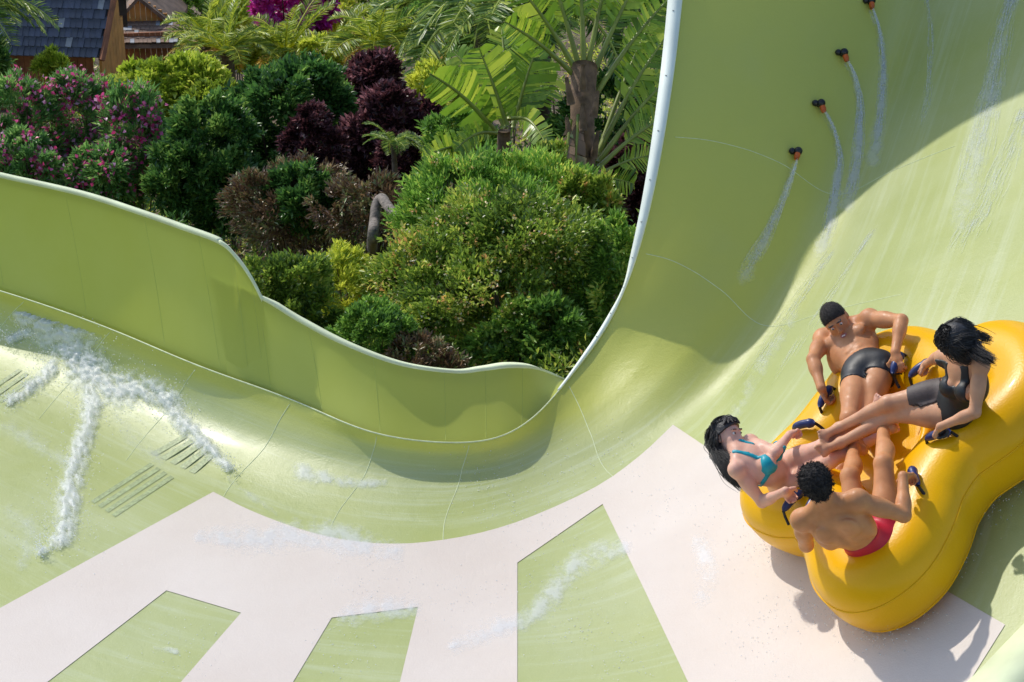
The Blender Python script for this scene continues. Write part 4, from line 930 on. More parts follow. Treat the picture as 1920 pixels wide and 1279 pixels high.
def person(key, label, female, skin, look, hands, hair, sc):
    J = {k: np.array(v) for k, v in POSE[key].items()}
    allp = np.array(list(J.values())); f = Field(allp.min(0) - .26, allp.max(0) + .26, .0082)
    W = (lambda m, w: w) if female else (lambda m, w: m)
    up = J['neck'] - J['pelvis']; CF = frame(J['neck'] - J['chest'], J['shR'] - J['shL']); PF = frame(J['chest'] - J['pelvis'], J['hipR'] - J['hipL'])
    MF = frame(up, norm(CF[0]) + norm(PF[0]))
    ch, pe, nk = J['chest'], J['pelvis'], J['neck']; mid = (ch + pe) / 2
    # trunk
    f.ell(pe + PF[2] * .01, PF, W((.158, .115, .12), (.165, .118, .12)), .05)
    f.ell(mid + MF[1] * .005, MF, W((.122, .086, .15), (.108, .082, .15)), .05)
    f.ell(ch + CF[2] * .01, CF, W((.165, .112, .165), (.132, .096, .15)), .06)
    f.ell(ch + CF[2] * .11, CF, W((.15, .085, .08), (.12, .07, .075)), .06)
    for sgn in (1, -1):                                       # glutes, pectorals / breasts, shoulder blades, lats
        f.ell(pe + PF[0] * .078 * sgn - PF[1] * .065 - PF[2] * .05, PF, (.085, .08, .085), .04)
        if female: f.ell(ch + CF[0] * .068 * sgn + CF[1] * .088 - CF[2] * .005, CF, (.062, .055, .06), .022)
        else:
            f.ell(ch + CF[0] * .078 * sgn + CF[1] * .085 + CF[2] * .055, CF, (.080, .036, .055), .012)
            f.ell(ch + CF[0] * .135 * sgn - CF[1] * .03 + CF[2] * .0, CF, (.045, .06, .12), .04)
            f.ell(ch + CF[0] * .085 * sgn - CF[1] * .098 + CF[2] * .07, CF, (.05, .022, .075), .022)
            for q in range(3): f.ell(mid + MF[0] * .032 * sgn + MF[1] * .083 + MF[2] * (.075 - .06 * q), MF, (.029, .017, .026), .006)
    if not female: f.cone(ch - CF[1] * .125 + CF[2] * .12, pe - PF[1] * .125 + PF[2] * .08, .012, .012, .03, 'sub')
    # neck, shoulders
    lookv = norm(look - J['head']); hz = norm(norm(J['head'] - nk) * .7 + np.array([-.25, 0, .5]) * .6); hz = norm(hz - lookv * (hz @ lookv) * .85)
    HF = frame(hz, np.cross(lookv, hz)); H = J['head']; hs = W(1.0, .95) * 1.02
    L2 = lambda x, y, z: H + (HF[0] * x + HF[1] * y + HF[2] * z) * hs
    nb = nk - CF[2] * .02
    f.cone(nb, L2(0, -.025, -.06), W(.062, .047), W(.056, .044), .025)
    for s_ in 'RL':
        sh = J['sh' + s_]
        f.cone(nb + CF[2] * .02, sh, W(.052, .038), W(.056, .044), .035); f.cone(nk + (H - nk) * .35, (nb + sh) / 2 + CF[2] * .02, W(.04, .03), W(.04, .03), .035)
        f.ell(sh, CF, W((.068, .066, .072), (.05, .05, .056)), .03)
    # arms
    for s_, hd in (('R', hands[0]), ('L', hands[1])):
        sh, el, wr = J['sh' + s_], J['el' + s_], J['wr' + s_]
        f.cone(sh, el, W(.055, .043), W(.043, .035), .02); f.ell(sh + (el - sh) * .45, frame(el - sh, CF[0] + .01), W((.056, .056, .10), (.044, .044, .09)), .02)
        f.cone(el, wr, W(.043, .035), W(.029, .024), .015); f.ell(el + (wr - el) * .28, frame(wr - el, CF[0] + .01), W((.046, .046, .08), (.037, .037, .07)), .015)
        # hand closing on the grab handle
        d = norm(hd - wr); pn = norm(-RN - d * (-RN @ d)); sd = np.cross(d, pn); out_ = 1 if s_ == 'R' else -1
        hsz = W(1.0, .9); pc = wr + d * .052 * hsz; fr = np.stack([sd, pn, d])
        f.ell(pc, fr, np.array((.040, .017, .05)) * hsz, .012); f.cone(wr, pc, W(.028, .023), .022, .012)
        for q in range(4):
            o_ = (q - 1.5) * .0205 * hsz; ln = (.036, .042, .040, .031)[q] * hsz
            a = pc + d * .038 * hsz + sd * o_ - pn * .004; b = a + (d * .8 + pn * .45) * ln; c_ = b + (d * .05 + pn * 1.0) * ln * .75; e_ = c_ + (-d * .8 + pn * .35) * ln * .6
            f.cone(a, b, .0105, .0098, .004); f.cone(b, c_, .0098, .009, .003); f.cone(c_, e_, .009, .008, .003)
        tb_ = -out_ if (sd @ CF[0]) > 0 else out_
        a = pc - d * .02 * hsz + sd * .030 * tb_; b = a + (d * .55 + sd * tb_ * .75 + pn * .2) * .036 * hsz; c_ = b + (d * .8 + pn * .5 - sd * tb_ * .1) * .032 * hsz
        f.cone(a, b, .0145, .012, .006); f.cone(b, c_, .012, .0095, .003)
    # legs
    for s_ in 'RL':
        hp, kn, an, to = J['hip' + s_], J['kn' + s_], J['an' + s_], J['to' + s_]
        f.cone(hp, kn, W(.088, .086), W(.056, .050), .04); f.ell(hp + (kn - hp) * .35, frame(kn - hp, PF[0]), W((.084, .088, .16), (.08, .084, .15)), .03)
        f.ell(kn, frame(kn - an, PF[0]), W((.050, .052, .056), (.044, .046, .050)), .025)
        f.cone(kn, an, W(.052, .046), W(.036, .031), .02)
        td = norm(to - an); sdn = norm(an - kn); bk = norm(-(td - sdn * (td @ sdn)))
        f.ell(kn + (an - kn) * .32 + bk * .018, frame(an - kn, PF[0]), W((.052, .054, .11), (.045, .047, .105)), .02)
        sole = norm(sdn - td * (sdn @ td)); sw = np.cross(td, sole); big = 1 if (sw @ (J['hipL' if s_ == 'R' else 'hipR'] - hp)) > 0 else -1
        heel = an + sole * .045 - td * .035; ball = an + td * .125 + sole * .045
        f.cone(an, heel, W(.037, .032), W(.034, .030), .015); f.cone(an, ball, W(.036, .031), W(.025, .022), .025); f.cone(heel, ball, .029, .025, .02)
        f.ell(ball, np.stack([td, sw, sole]), (.035, .043, .018), .015)
        for q in range(5):
            o_ = (2 - q) * .0175 * big; r_ = .0135 if q == 0 else .0095
            a = ball + sw * o_ + td * (.018 - abs(q - 1) * .003); b = a + td * (.045 - q * .005) + sole * .004; f.cone(a, b, r_, r_ * .9, .004)
    # head and face
    f.ell(L2(0, -.014, .025), HF, np.array((.075, .094, .088)) * hs, .02); f.ell(L2(0, .022, -.035), HF, np.array((.060, .072, .085)) * hs, .03)
    f.ell(L2(0, .050, -.095), HF, np.array((.034, .032, .026)) * hs, .03)
    for sg in (1, -1):
        f.ell(L2(.042 * sg, .055, -.03), HF, np.array((.022, .022, .022)) * hs, .02); f.ell(L2(.028 * sg, .084, .028), HF, np.array((.026, .012, .009)) * hs, .012)
        f.ell(L2(.031 * sg, .101, .007), HF, np.array((.016, .014, .011)) * hs, .012, 'sub')
        f.ell(L2(.074 * sg, -.006, -.012), HF, np.array((.012, .022, .032)) * hs, .006); f.ell(L2(.084 * sg, .002, -.010), HF, np.array((.006, .010, .016)) * hs, .006, 'sub')
    f.cone(L2(0, .090, .012), L2(0, .108, -.028), .009, .0125, .010); f.ell(L2(.012, .1, -.032), HF, (.009, .009, .008), .006); f.ell(L2(-.012, .1, -.032), HF, (.009, .009, .008), .006)
    f.ell(L2(0, .090, -.060), HF, np.array((.023, .010, .006)) * hs, .006); f.ell(L2(0, .089, -.071), HF, np.array((.020, .010, .007)) * hs, .006); f.ell(L2(0, .10, -.065), HF, np.array((.02, .006, .0018)) * hs, .003, 'sub')
    root = empty('person', pe - RN * .15, label, 'person', 'riders on the raft')
    S = f.S; patch('body', S, f, skin, root)
    # small colour patches of the face (thin, following the skin)
    fh = Field(H - .17, H + .17, .0036)
    P_ = fh.pts(); ii = (P_ - f.lo) / f.h; i0 = np.clip(np.floor(ii).astype(int), 0, np.array(S.shape) - 2); fr_ = ii - i0
    def samp(i0, fr_):
        r = 0
        for a in (0, 1):
            for b in (0, 1):
                for c in (0, 1):
                    r = r + S[i0[..., 0] + a, i0[..., 1] + b, i0[..., 2] + c] * (fr_[..., 0] if a else 1 - fr_[..., 0]) * (fr_[..., 1] if b else 1 - fr_[..., 1]) * (fr_[..., 2] if c else 1 - fr_[..., 2])
        return r
    SK = samp(i0, fr_); Q = ((P_ - H) @ HF.T) / hs
    def eld(c, r): q = (Q - np.array(c)) / np.array(r); k0 = np.linalg.norm(q, axis=-1); return (k0 - 1) * min(r)
    patch('lips', np.maximum(SK - .0018, eld((0, .095, -.066), (.026, .03, .012))), fh, M['lips'], root)
    if key == 'M1': patch('teeth', np.maximum(SK - .003, eld((0, .095, -.0645), (.017, .03, .0035))), fh, M['teeth'], root)
    for sg in (1, -1):
        patch('eyebrow', np.maximum(SK - .0022, eld((.031 * sg, .09, .031), (.021, .03, .0045))), fh, M['blackhair'], root)
        e = L2(.031 * sg, .0815, .006)
        g = mesh_np('eye', *sph(e, .0105 * hs, HF), M['eyewhite'], root)
        mesh_np('iris', *sph(e + HF[1] * .0055, .0068, HF), M['eye'], g)
    # hair
    if hair == 'short': reg = (-.002 + .78 * Q[..., 1]) - Q[..., 2]; hd_ = np.maximum(SK - .006, reg - .002 * np.sin(Q[..., 0] * 300) * np.sin(Q[..., 1] * 260))
    elif hair == 'curly':
        reg = (-.004 + .75 * Q[..., 1]) - Q[..., 2]
        cur = np.zeros(SK.shape, np.float32); st = rng.uniform(0, 6, (5, 3))
        wx = Q + .006 * np.sin(Q[..., [1, 2, 0]] * 95 + 1.3)
        cur = np.sin(wx[..., 0] * 210) * np.sin(wx[..., 1] * 190 + .7) + np.sin(wx[..., 2] * 230 + 1) * np.sin((wx[..., 0] + wx[..., 1]) * 170)
        hd_ = np.maximum(SK - .014 - .003 * cur, reg - .003 * cur)
    else: hd_ = np.maximum(SK - .013, np.maximum((.010 + .72 * Q[..., 1]) - Q[..., 2], -.13 - Q[..., 2]))
    ears = np.minimum(eld((.085, -.004, -.014), (.022, .03, .04)), eld((-.085, -.004, -.014), (.022, .03, .04)))
    if hair in ('short', 'curly'): hd_ = np.maximum(hd_, -ears)
    hd_ = np.maximum(hd_, np.linalg.norm(Q - np.array([0, -.014, .0], np.float32), axis=-1) - .128)
    ho = patch('hair', hd_, fh, M['blackhair'] if female else M['shorthair'], root)
    if not female:                      # fuzz of single short hairs over the cap
        me_ = ho.data; nv = len(me_.vertices); co = np.empty(nv * 3, np.float32); me_.vertices.foreach_get('co', co); co = co.reshape(-1, 3); no = np.array([v_.normal for v_ in me_.vertices])
        cu = hair == 'curly'; nn_ = 2600 if cu else 2200; ii_ = rng.integers(nv, size=nn_); d_ = no[ii_] + rng.normal(size=(nn_, 3)) * (.8 if cu else .35); d_ /= np.linalg.norm(d_, axis=1)[:, None]
        V_, F_ = leaves_geo(co[ii_] - no[ii_] * .002, d_, rng.uniform(.5, 1.2, nn_) * (.020 if cu else .009), .0034 if cu else .0016, fold=.1)
        tag(mesh_np('hair_tufts', V_, F_, M['shorthair'], ho, smooth=False), kind='stuff')
    # garments: the skin offset outwards and cut to the garment's outline
    tp = np.array([pe, ch, nk, J['hipR'], J['hipL'], J['shR'], J['shL']]); gsl, G = f.block(tp.min(0) - .27, tp.max(0) + .27); S = f.S[gsl]
    f = type('Crop', (), dict(lo=f.lo + f.h * np.array([q_.start for q_ in gsl]), h=f.h))
    pq = (G - pe) @ PF.T; cq = (G - ch) @ CF.T
    def along(a, b, lim): d_ = norm(b - a); return (G - a) @ d_ - lim
    def near_leg(a, b, r): d_ = norm(b - a); t_ = (G - a) @ d_; return np.linalg.norm(G - a - t_[..., None] * d_, axis=-1) - r
    def leg_cut(s_, lim):      # leave out the thigh further than lim from the hip
        return np.minimum(along(J['hip' + s_], J['kn' + s_], lim), .098 - near_leg(J['hip' + s_], J['kn' + s_], 0))
    trunk = np.linalg.norm(pq, axis=-1) - .26
    def seg(a, b, r): t_ = np.clip(((G - a) @ (b - a)) / ((b - a) @ (b - a)), 0, 1); return np.linalg.norm(G - a - t_[..., None] * (b - a), axis=-1) - r
    arms = np.minimum.reduce([seg(J['el' + s_], J['wr' + s_] + norm(J['wr' + s_] - J['el' + s_]) * .12, .075) for s_ in 'RL'] + [seg(J['sh' + s_], J['el' + s_], .085) for s_ in 'RL'])
    def briefs(top, leg, name, mat, off=.006):
        r_ = np.maximum.reduce([S - off, pq[..., 2] - top, leg_cut('R', leg), leg_cut('L', leg), trunk, -arms]); patch(name, r_, f, mat, root)
    if key == 'M1': briefs(.085, .10, 'swim_briefs', M['blackswim'])
    if key == 'M2': briefs(.13, .14, 'swim_shorts', M['redswim'])
    if key == 'W1':
        briefs(-.005, .055, 'bikini_bottom', M['teal'])
        cups = np.minimum.reduce([np.linalg.norm((cq - np.array([sx * .068, .10, -.012])) / np.array([1, 1.2, .95]), axis=-1) - .066 for sx in (1, -1)])
        band = np.maximum(np.abs(cq[..., 2] + .045) - .013, np.linalg.norm(cq, axis=-1) - .2)
        strap = []
        for sx in (1, -1):
            a = ch + CF[0] * .07 * sx + CF[1] * .12 + CF[2] * .02; b = nk + CF[0] * .055 * sx + CF[1] * .03 + CF[2] * .02
            t_ = np.clip(((G - a) @ (b - a)) / ((b - a) @ (b - a)), 0, 1); strap.append(np.linalg.norm(G - a - t_[..., None] * (b - a), axis=-1) - .022 + .0 * t_)
        slab = np.minimum(*[np.maximum(s__, np.abs((cq[..., 0] - sx * .062)) - .012) for s__, sx in zip(strap, (1, -1))])
        armcut = np.minimum.reduce([near_leg(J['sh' + s_], J['el' + s_], .062) for s_ in 'RL'])
        patch('bikini_top', np.maximum(np.maximum(S - .007, np.minimum.reduce([cups, band, slab])), -armcut), f, M['teal'], root)
    if key == 'W2':
        armcut = np.minimum.reduce([np.maximum(near_leg(J['sh' + s_], J['el' + s_], .07), -along(J['sh' + s_], J['el' + s_], -.02)) for s_ in 'RL'] + [np.maximum(near_leg(J['el' + s_], J['wr' + s_], .075), -along(J['el' + s_], J['wr' + s_], -.09)) for s_ in 'RL'])
        neckl = np.linalg.norm((cq - np.array([0, .12, .12])) / np.array([.8, 1, 1.1]), axis=-1) - .09
        hole = np.linalg.norm((cq - np.array([0, .09, -.12])) / np.array([1.6, 1, .6]), axis=-1) - .05
        top_ = np.maximum(cq[..., 2] - .15, np.linalg.norm(cq - np.array([0, 0, -.12]), axis=-1) - .36)
        r_ = np.maximum.reduce([S - .006, top_, -armcut, -neckl, leg_cut('R', .05), leg_cut('L', .05)]); patch('swimsuit', r_, f, M['blackswim'], root)
        th = np.maximum.reduce([S - .008, -along(J['hipR'], J['knR'], .055), along(J['hipR'], J['knR'], .27), near_leg(J['hipR'], J['knR'], .115)])
        th = np.maximum(th, -(near_leg(J['hipL'], J['knL'], .088))); patch('thigh_sheath', th, f, M['mesh'], root)  # dark grey-brown sheath round the upper part of the right thigh
    return root, HF, H, L2, hs
def sph(c, r, fr, n=10):
    V = []; 
    for i in range(n + 1):
        for j in range(2 * n):
            a = math.pi * i / n; b = math.pi * j / n; V.append(c + r * (fr[0] * math.sin(a) * math.cos(b) + fr[2] * math.sin(a) * math.sin(b) + fr[1] * math.cos(a)))
    return np.array(V), grid_faces(n + 1, 2 * n, False, True)
def strands(root, start_pts, path, spread, n, r0=.0026, name='hair_lock'):
    """locks of long hair following a path of control points; joined because single locks cannot be picked apart"""
    mb = MB(); CT = np.mean(start_pts, 0) - (np.mean(start_pts, 0) - np.asarray(path[0])) * .0; CT = HC[root.name]; RAD = .112
    for i in range(n):
        w_ = rng.dirichlet(np.ones(2)); ia, ib = rng.integers(len(start_pts), size=2); s = start_pts[ia] * w_[0] + start_pts[ib] * w_[1]; s = s + norm(s - CT) * max(0, RAD - np.linalg.norm(s - CT))
        off = rng.normal(size=3) * spread
        P_ = [s] + [np.asarray(p) + off * (1 - .25 * j / len(path)) + rng.normal(size=3) * .004 for j, p in enumerate(path)]
        L_ = catmull(P_, 5); rr = r0 * rng.uniform(.7, 1.4) * np.linspace(1, .25, len(L_)); mb.add(*tube_geo(L_, rr, 5))
    o = mb.build(name, M['blackhair'], root, smooth=True); tag(o, kind='stuff'); return o
SK = {k: skin_mat('skin_' + k, c) for k, c in (('tan', (.55, .255, .115)), ('bronze', (.58, .27, .115)), ('fair', (.76, .44, .32)), ('olive', (.61, .33, .19)))}
def HX(u, v): return Pr(u, v, TR + .045)
p1_, *h1 = person('M1', 'short-haired man in black swim briefs leaning forward over the raft, both hands on handles', False, SK['tan'], Pr(1640, 950, .62), (HX(1548, 746), HX(1684, 683)), 'short', 1)
p2_, *h2 = person('W2', 'long-haired woman in a black swimsuit stretching her bare legs across the raft', True, SK['olive'], Pr(1640, 860, .25), (HX(1724, 694), HX(1754, 815)), 'long', .93)
p3_, *h3 = person('W1', 'woman in a teal bikini with long black hair leaning back on the raft', True, SK['fair'], Pr(1700, 800, .62), (HX(1485, 936), HX(1508, 798)), 'long', .92)
p4_, *h4 = person('M2', 'curly-haired man in red shorts seen from behind with his bare back', False, SK['bronze'], Pr(1470, 760, .72), (HX(1714, 893), HX(1520, 945)), 'curly', 1.02)
HC = {p2_.name: h2[2](0, -.014, .02), p3_.name: h3[2](0, -.014, .02)}
def hp(h, x, y, z): return h[2](x, y, z)
# woman in black: hair falls across the side of her face to the shoulder
st = [hp(h2, x, y, z) for x, y, z in [(.0, .03, .11), (-.03, .0, .112), (.03, -.02, .112), (-.05, -.03, .10), (.05, -.03, .10), (-.07, .0, .07), (.07, 0, .07), (0, -.07, .09), (-.04, .05, .09), (-.06, .05, .06)]]
strands(p2_, st, [hp(h2, -.07, -.04, .03), hp(h2, -.07, -.07, -.05), Pr(1832, 660, .78), Pr(1858, 676, .74)], .020, 380)
strands(p2_, st, [hp(h2, -.085, .02, .02), hp(h2, -.08, .04, -.05), hp(h2, -.07, .05, -.12), POSE_N('W2', 'shL', 'neck', .5) + RN * .02], .016, 220)
strands(p2_, st, [hp(h2, .08, -.02, .02), hp(h2, .075, -.04, -.08), hp(h2, .06, -.05, -.16), hp(h2, .05, -.06, -.22)], .016, 160)
# woman in teal: straight hair down her back
st = [hp(h3, x, y, z) for x, y, z in [(.0, .04, .11), (-.03, .0, .112), (.03, -.02, .112), (-.05, -.03, .10), (.05, -.03, .10), (-.07, -.03, .07), (.07, -.03, .07), (0, -.08, .08), (0, -.1, .03)]]
strands(p3_, st, [hp(h3, 0, -.115, -.02), Pr(1347, 846, .66), Pr(1366, 884, .60), Pr(1392, 908, .52)], .022, 620)
strands(p3_, st, [hp(h3, .08, -.04, -.0), hp(h3, .07, -.05, -.09), Pr(1368, 862, .66), Pr(1378, 896, .58)], .014, 260)
for pp, hh in ((p2_, h2), (p3_, h3)):                  # hair combed back from the forehead
    fr0 = [hp(hh, x, y, z) for x, y, z in [(0, .085, .085), (.025, .082, .08), (-.025, .082, .08), (.05, .06, .07), (-.05, .06, .07), (.065, .035, .06), (-.065, .035, .06)]]
    for f0, side in zip(fr0, (0, .4, -.4, .8, -.8, 1, -1)):
        strands(pp, [f0, f0], [hp(hh, .045 * side, .03, .112 - .012 * abs(side)), hp(hh, .07 * side, -.05, .10 - .03 * abs(side)), hp(hh, .07 * side, -.108, .03), hp(hh, .05 * side, -.118, -.05)], .007, 60)
# grab handles under the hands
for u, v, ang in [(1548, 745, 60), (1683, 682, 65), (1727, 692, 35), (1760, 817, 15), (1487, 940, 45), (1508, 798, 12), (1716, 895, 110), (1522, 950, 60)]:
    c = Pr(u, v, TR + .03); a = math.radians(ang); place_handle(c, norm(Pr(u + 20 * math.cos(a), v - 20 * math.sin(a), TR + .03) - c))
# ------------------------------------------------------------------ nozzles and moving water
M['black'] = simple('black_plastic', (.012, .013, .016), rough=.35)
M['orange'] = simple('orange_plastic', (.62, .12, .015), rough=.4)
def water_mat(name, alpha, col=(.92, .94, .95), attr=False, nscale=60, lo=.42, hi=.62, emis=0):
    m, N, L, B = mat_new(name)
    B.inputs['Base Color'].default_value = (*col, 1); B.inputs['Roughness'].default_value = .35
    tc = N.new('ShaderNodeTexCoord'); n = N.new('ShaderNodeTexNoise'); n.inputs['Scale'].default_value = nscale; n.inputs['Detail'].default_value = 6; n.inputs['Roughness'].default_value = .7; L.new(tc.outputs['Object'], n.inputs['Vector'])
    mr = N.new('ShaderNodeMapRange'); mr.inputs[1].default_value = lo; mr.inputs[2].default_value = hi; mr.inputs[3].default_value = alpha * .35; mr.inputs[4].default_value = alpha
    src = n.outputs['Fac']
    if attr:
        at = N.new('ShaderNodeAttribute'); at.attribute_name = 'dens'
        ad = N.new('ShaderNodeMath'); ad.operation = 'MULTIPLY_ADD'; L.new(n.outputs['Fac'], ad.inputs[0]); ad.inputs[1].default_value = .9; 
        sb = N.new('ShaderNodeMath'); sb.operation = 'SUBTRACT'; L.new(at.outputs['Fac'], sb.inputs[0]); sb.inputs[1].default_value = .45; L.new(sb.outputs[0], ad.inputs[2]); src = ad.outputs[0]
        mr.inputs[1].default_value = .28; mr.inputs[2].default_value = .92; mr.inputs[3].default_value = 0
    L.new(src, mr.inputs[0])
    tl = N.new('ShaderNodeBsdfTranslucent'); tl.inputs['Color'].default_value = (*col, 1); tp = N.new('ShaderNodeBsdfTransparent')
    m1 = N.new('ShaderNodeMixShader'); m1.inputs[0].default_value = .45; L.new(B.outputs[0], m1.inputs[1]); L.new(tl.outputs[0], m1.inputs[2])
    m2 = N.new('ShaderNodeMixShader'); L.new(mr.outputs[0], m2.inputs[0]); L.new(tp.outputs[0], m2.inputs[1]); L.new(m1.outputs[0], m2.inputs[2]); L.new(m2.outputs[0], N['Material Output'].inputs['Surface'])
    b = N.new('ShaderNodeBump'); b.inputs['Strength'].default_value = .3; b.inputs['Distance'].default_value = .012; L.new(n.outputs['Fac'], b.inputs['Height']); L.new(b.outputs[0], B.inputs['Normal'])
    return m
M['jet'] = water_mat('aerated_jet', .42, nscale=35)
M['foam'] = water_mat('foam', .95, attr=True, nscale=55)
M['wash'] = water_mat('thin_wash', .75, attr=True, nscale=22)
M['trail'] = water_mat('jet_trail', .40, attr=True, nscale=30)
M['drop'] = water_mat('foam_drops', .95, nscale=20)
def path3(px, lift0=.01, lift1=.01, n=8):
    L_ = catmull([(u, v) for u, v in px], n); out = []
    for i, (u, v) in enumerate(L_):
        p, nn = hit(u, v)
        if p is None: continue
        t = i / (len(L_) - 1); out.append((p, nn, lift0 + (lift1 - lift0) * min(1, t * 2)))
    return out
def streaks(name, px, width0, width1, n, r, mat, lift0=.01, lift1=.006, seg=(.12, .5), parent=None):
    """bundle of fine strands following the path over the shell"""
    base = path3(px, lift0, lift1, 10); m = len(base); P = np.array([q[0] for q in base]); Nn = np.array([q[1] for q in base]); lf = np.array([q[2] for q in base])
    T = np.gradient(P, axis=0); T /= np.linalg.norm(T, axis=1)[:, None]; S = np.cross(T, Nn)
    mb = MB()
    for _ in range(n):
        a = int(rng.uniform(0, m * .8) * (rng.random() > .12)); e = min(m, a + max(4, int(m * rng.uniform(*seg)))); 
        if e - a < 4: continue
        o = np.clip(rng.normal() * .5, -1.1, 1.1); idx = np.arange(a, e); tt = idx / (m - 1)
        w_ = width0 + (width1 - width0) * tt; wob = .12 * np.sin(idx * rng.uniform(.2, .6) + rng.uniform(0, 6))
        L_ = P[idx] + S[idx] * ((o + wob) * w_)[:, None] + Nn[idx] * (lf[idx] * (1 + .5 * rng.random()))[:, None]
        q = np.linspace(-1, 1, len(idx)); mb.add(*tube_geo(L_, r * rng.uniform(.5, 1.4) * (1 - .8 * q * q), 4))
    return mb.build(name, mat, parent, smooth=True)
jets = [([(1630, 22), (1646, 62), (1655, 112), (1655, 172), (1647, 245), (1636, 300)], 'upper'), ([(1583, 120), (1601, 152), (1612, 202), (1610, 262), (1602, 332), (1588, 385)], 'second'), ([(1540, 215), (1560, 247), (1572, 292), (1569, 342), (1558, 412), (1538, 475)], 'third'), ([(1487, 305), (1477, 345), (1458, 398), (1432, 452), (1395, 520)], 'lowest')]
jl = ['arching water jet from the uppermost wall nozzle', 'arching water jet from the second highest wall nozzle', 'arching water jet from the second lowest wall nozzle', 'spreading water jet from the lowest wall nozzle, slanting towards the flange']
noz = [(1629, 6), (1577, 103), (1534, 198), (1491, 288)]
JT = []
for (px, _), lb, (u, v) in zip(jets, jl, noz):
    p, nn = hit(u, v)
    a = norm(hit(u + 6, v - 12)[0] - p); b = np.cross(nn, a); jd = norm(hit(*px[0])[0] - p)
    nz = mesh_np('nozzle', *sph(p + nn * .045, .036, np.stack([a, nn, b])), M['black'], slide)
    mesh_np('nozzle_mount', *sph(p + nn * .02 + norm(hit(u - 12, v - 4)[0] - p) * .042, .028, np.stack([a, nn, b])), M['black'], nz)
    tube('nozzle_tip', [p + nn * .045 + jd * .02, p + nn * .045 + jd * .05, p + nn * .04 + jd * .085], [.022, .026, .019], M['orange'], nz, 10)
    tube('pipe_stub', [p - nn * .06, p + nn * .05], .018, M['black'], nz, 8)
    root = empty('water_jet', hit(*px[0])[0], lb, 'water jet', 'jets from the wall nozzles')
    streaks('strands', px, .010, .06, 190, .0021, M['jet'], .045, .006, seg=(.08, .35), parent=root)['kind'] = 'stuff'
    JT.append((px, root))
# milky streaks running down the bank and the chute
for px, w0, w1, n, lb in [([(1905, -20), (1880, 60), (1862, 160), (1835, 270), (1805, 400)], .07, .15, 330, 'broad streak of white water running down the bank above the raft'),
        ([(1925, 200), (1885, 300), (1840, 400), (1790, 490)], .09, .16, 260, 'white streak of water above the woman in black'),
        ([(1735, -20), (1745, 60), (1740, 170), (1722, 270)], .02, .05, 90, 'faint water streak on the chute beside the jets'),
        ([(1560, 470), (1480, 590), (1400, 720)], .05, .12, 90, 'faint water streak running towards the cream stripe'),
        ([(1640, 430), (1540, 580), (1440, 740)], .05, .1, 60, 'thin water streak beside the short-haired man')]:
    o = streaks('water_streak', px, w0, w1, n, .0022, M['jet'], .006, .006, seg=(.04, .2)); tag(o, lb, 'water streak', kind='stuff')
def fbm(p, o=4):
    s = 0; a = .5
    for _ in range(o): s += a * noise.noise(Vector(p)); p = [q * 2.03 for q in p]; a *= .55
    return s
def foam(name, lines, label, mat, step=4.0, hgt=.09, thr=.10, freq=.045, parent=None, soft=1.1):
    """raised froth: lines = list of (pixel polyline, half widths in pixels)"""
    pts = []
    for px, ws in lines:
        L_ = catmull([(u, v, w_) for (u, v), w_ in zip(px, ws)], 8); pts.append(L_)
    A = np.concatenate(pts); x0, y0 = (A[:, :2] - A[:, 2:] * 1.4).min(0); x1, y1 = (A[:, :2] + A[:, 2:] * 1.4).max(0)
    nx = int((x1 - x0) / step) + 1; ny = int((y1 - y0) / step) + 1; V = []; D = []; ix = -np.ones((nx, ny), int)
    for i in range(nx):
        for j in range(ny):
            u, v = x0 + i * step, y0 + j * step
            q = np.hypot(A[:, 0] - u, A[:, 1] - v) / A[:, 2]; m_ = max(0, 1 - q.min() * .8)
            nz_ = fbm((u * freq, v * freq, 1.7)); dn = m_ * (1.15 + 1.5 * nz_)
            if dn < thr: continue
            p, nn = hit(u, v)
            if p is None: continue
            h_ = hgt * min(1.3, dn) * (.55 + .9 * abs(fbm((u * .13, v * .13, 5.2)))) 
            ix[i, j] = len(V); V.append(p + nn * (h_ + .004)); D.append(min(1, dn * soft))
    F = [(ix[i, j], ix[i + 1, j], ix[i + 1, j + 1], ix[i, j + 1]) for i in range(nx - 1) for j in range(ny - 1) if min(ix[i, j], ix[i + 1, j], ix[i + 1, j + 1], ix[i, j + 1]) >= 0]
    o = mesh_np(name, V, F, mat, parent)
    a = o.data.attributes.new('dens', 'FLOAT', 'POINT'); a.data.foreach_set('value', np.array(D, np.float32))
    tag(o, None if parent else label, None if parent else 'foam', kind='stuff'); return o
splash = [([(48, 592), (95, 612), (140, 655), (175, 705), (215, 728), (275, 735), (318, 752)], [28, 50, 60, 56, 44, 42, 30]), ([(318, 752), (345, 795), (385, 835), (430, 880)], [28, 24, 22, 12]),
          ([(178, 710), (172, 775), (150, 850), (135, 905), (126, 960), (122, 1005), (98, 1025), (76, 1042)], [36, 27, 27, 30, 32, 27, 16, 6]), ([(100, 690), (60, 730), (20, 755)], [20, 16, 12]), ([(20, 640), (60, 620)], [10, 16])]
foam('splash_foam', splash, 'forked white splash of foam churning over the drain slots', M['foam'], 3.0, .045, thr=.05, freq=.075, soft=.95)
foam('wash_foam', [([(375, 1008), (440, 1012), (520, 1010), (590, 1002), (660, 1018), (740, 1035)], [16, 34, 38, 36, 40, 26])], 'white sheet of wash along the tip of the cream stripe', M['wash'], 5, .006, thr=.02, soft=.8)
foam('wash_foam', [([(975, 1168), (1010, 1145), (1050, 1095), (1100, 1050), (1168, 1028)], [16, 28, 32, 34, 24]), ([(975, 1168), (900, 1190), (850, 1215)], [24, 26, 18])], 'white streak of wash crossing the pointed green stripe', M['wash'], 5, .006, thr=.02, soft=.8)
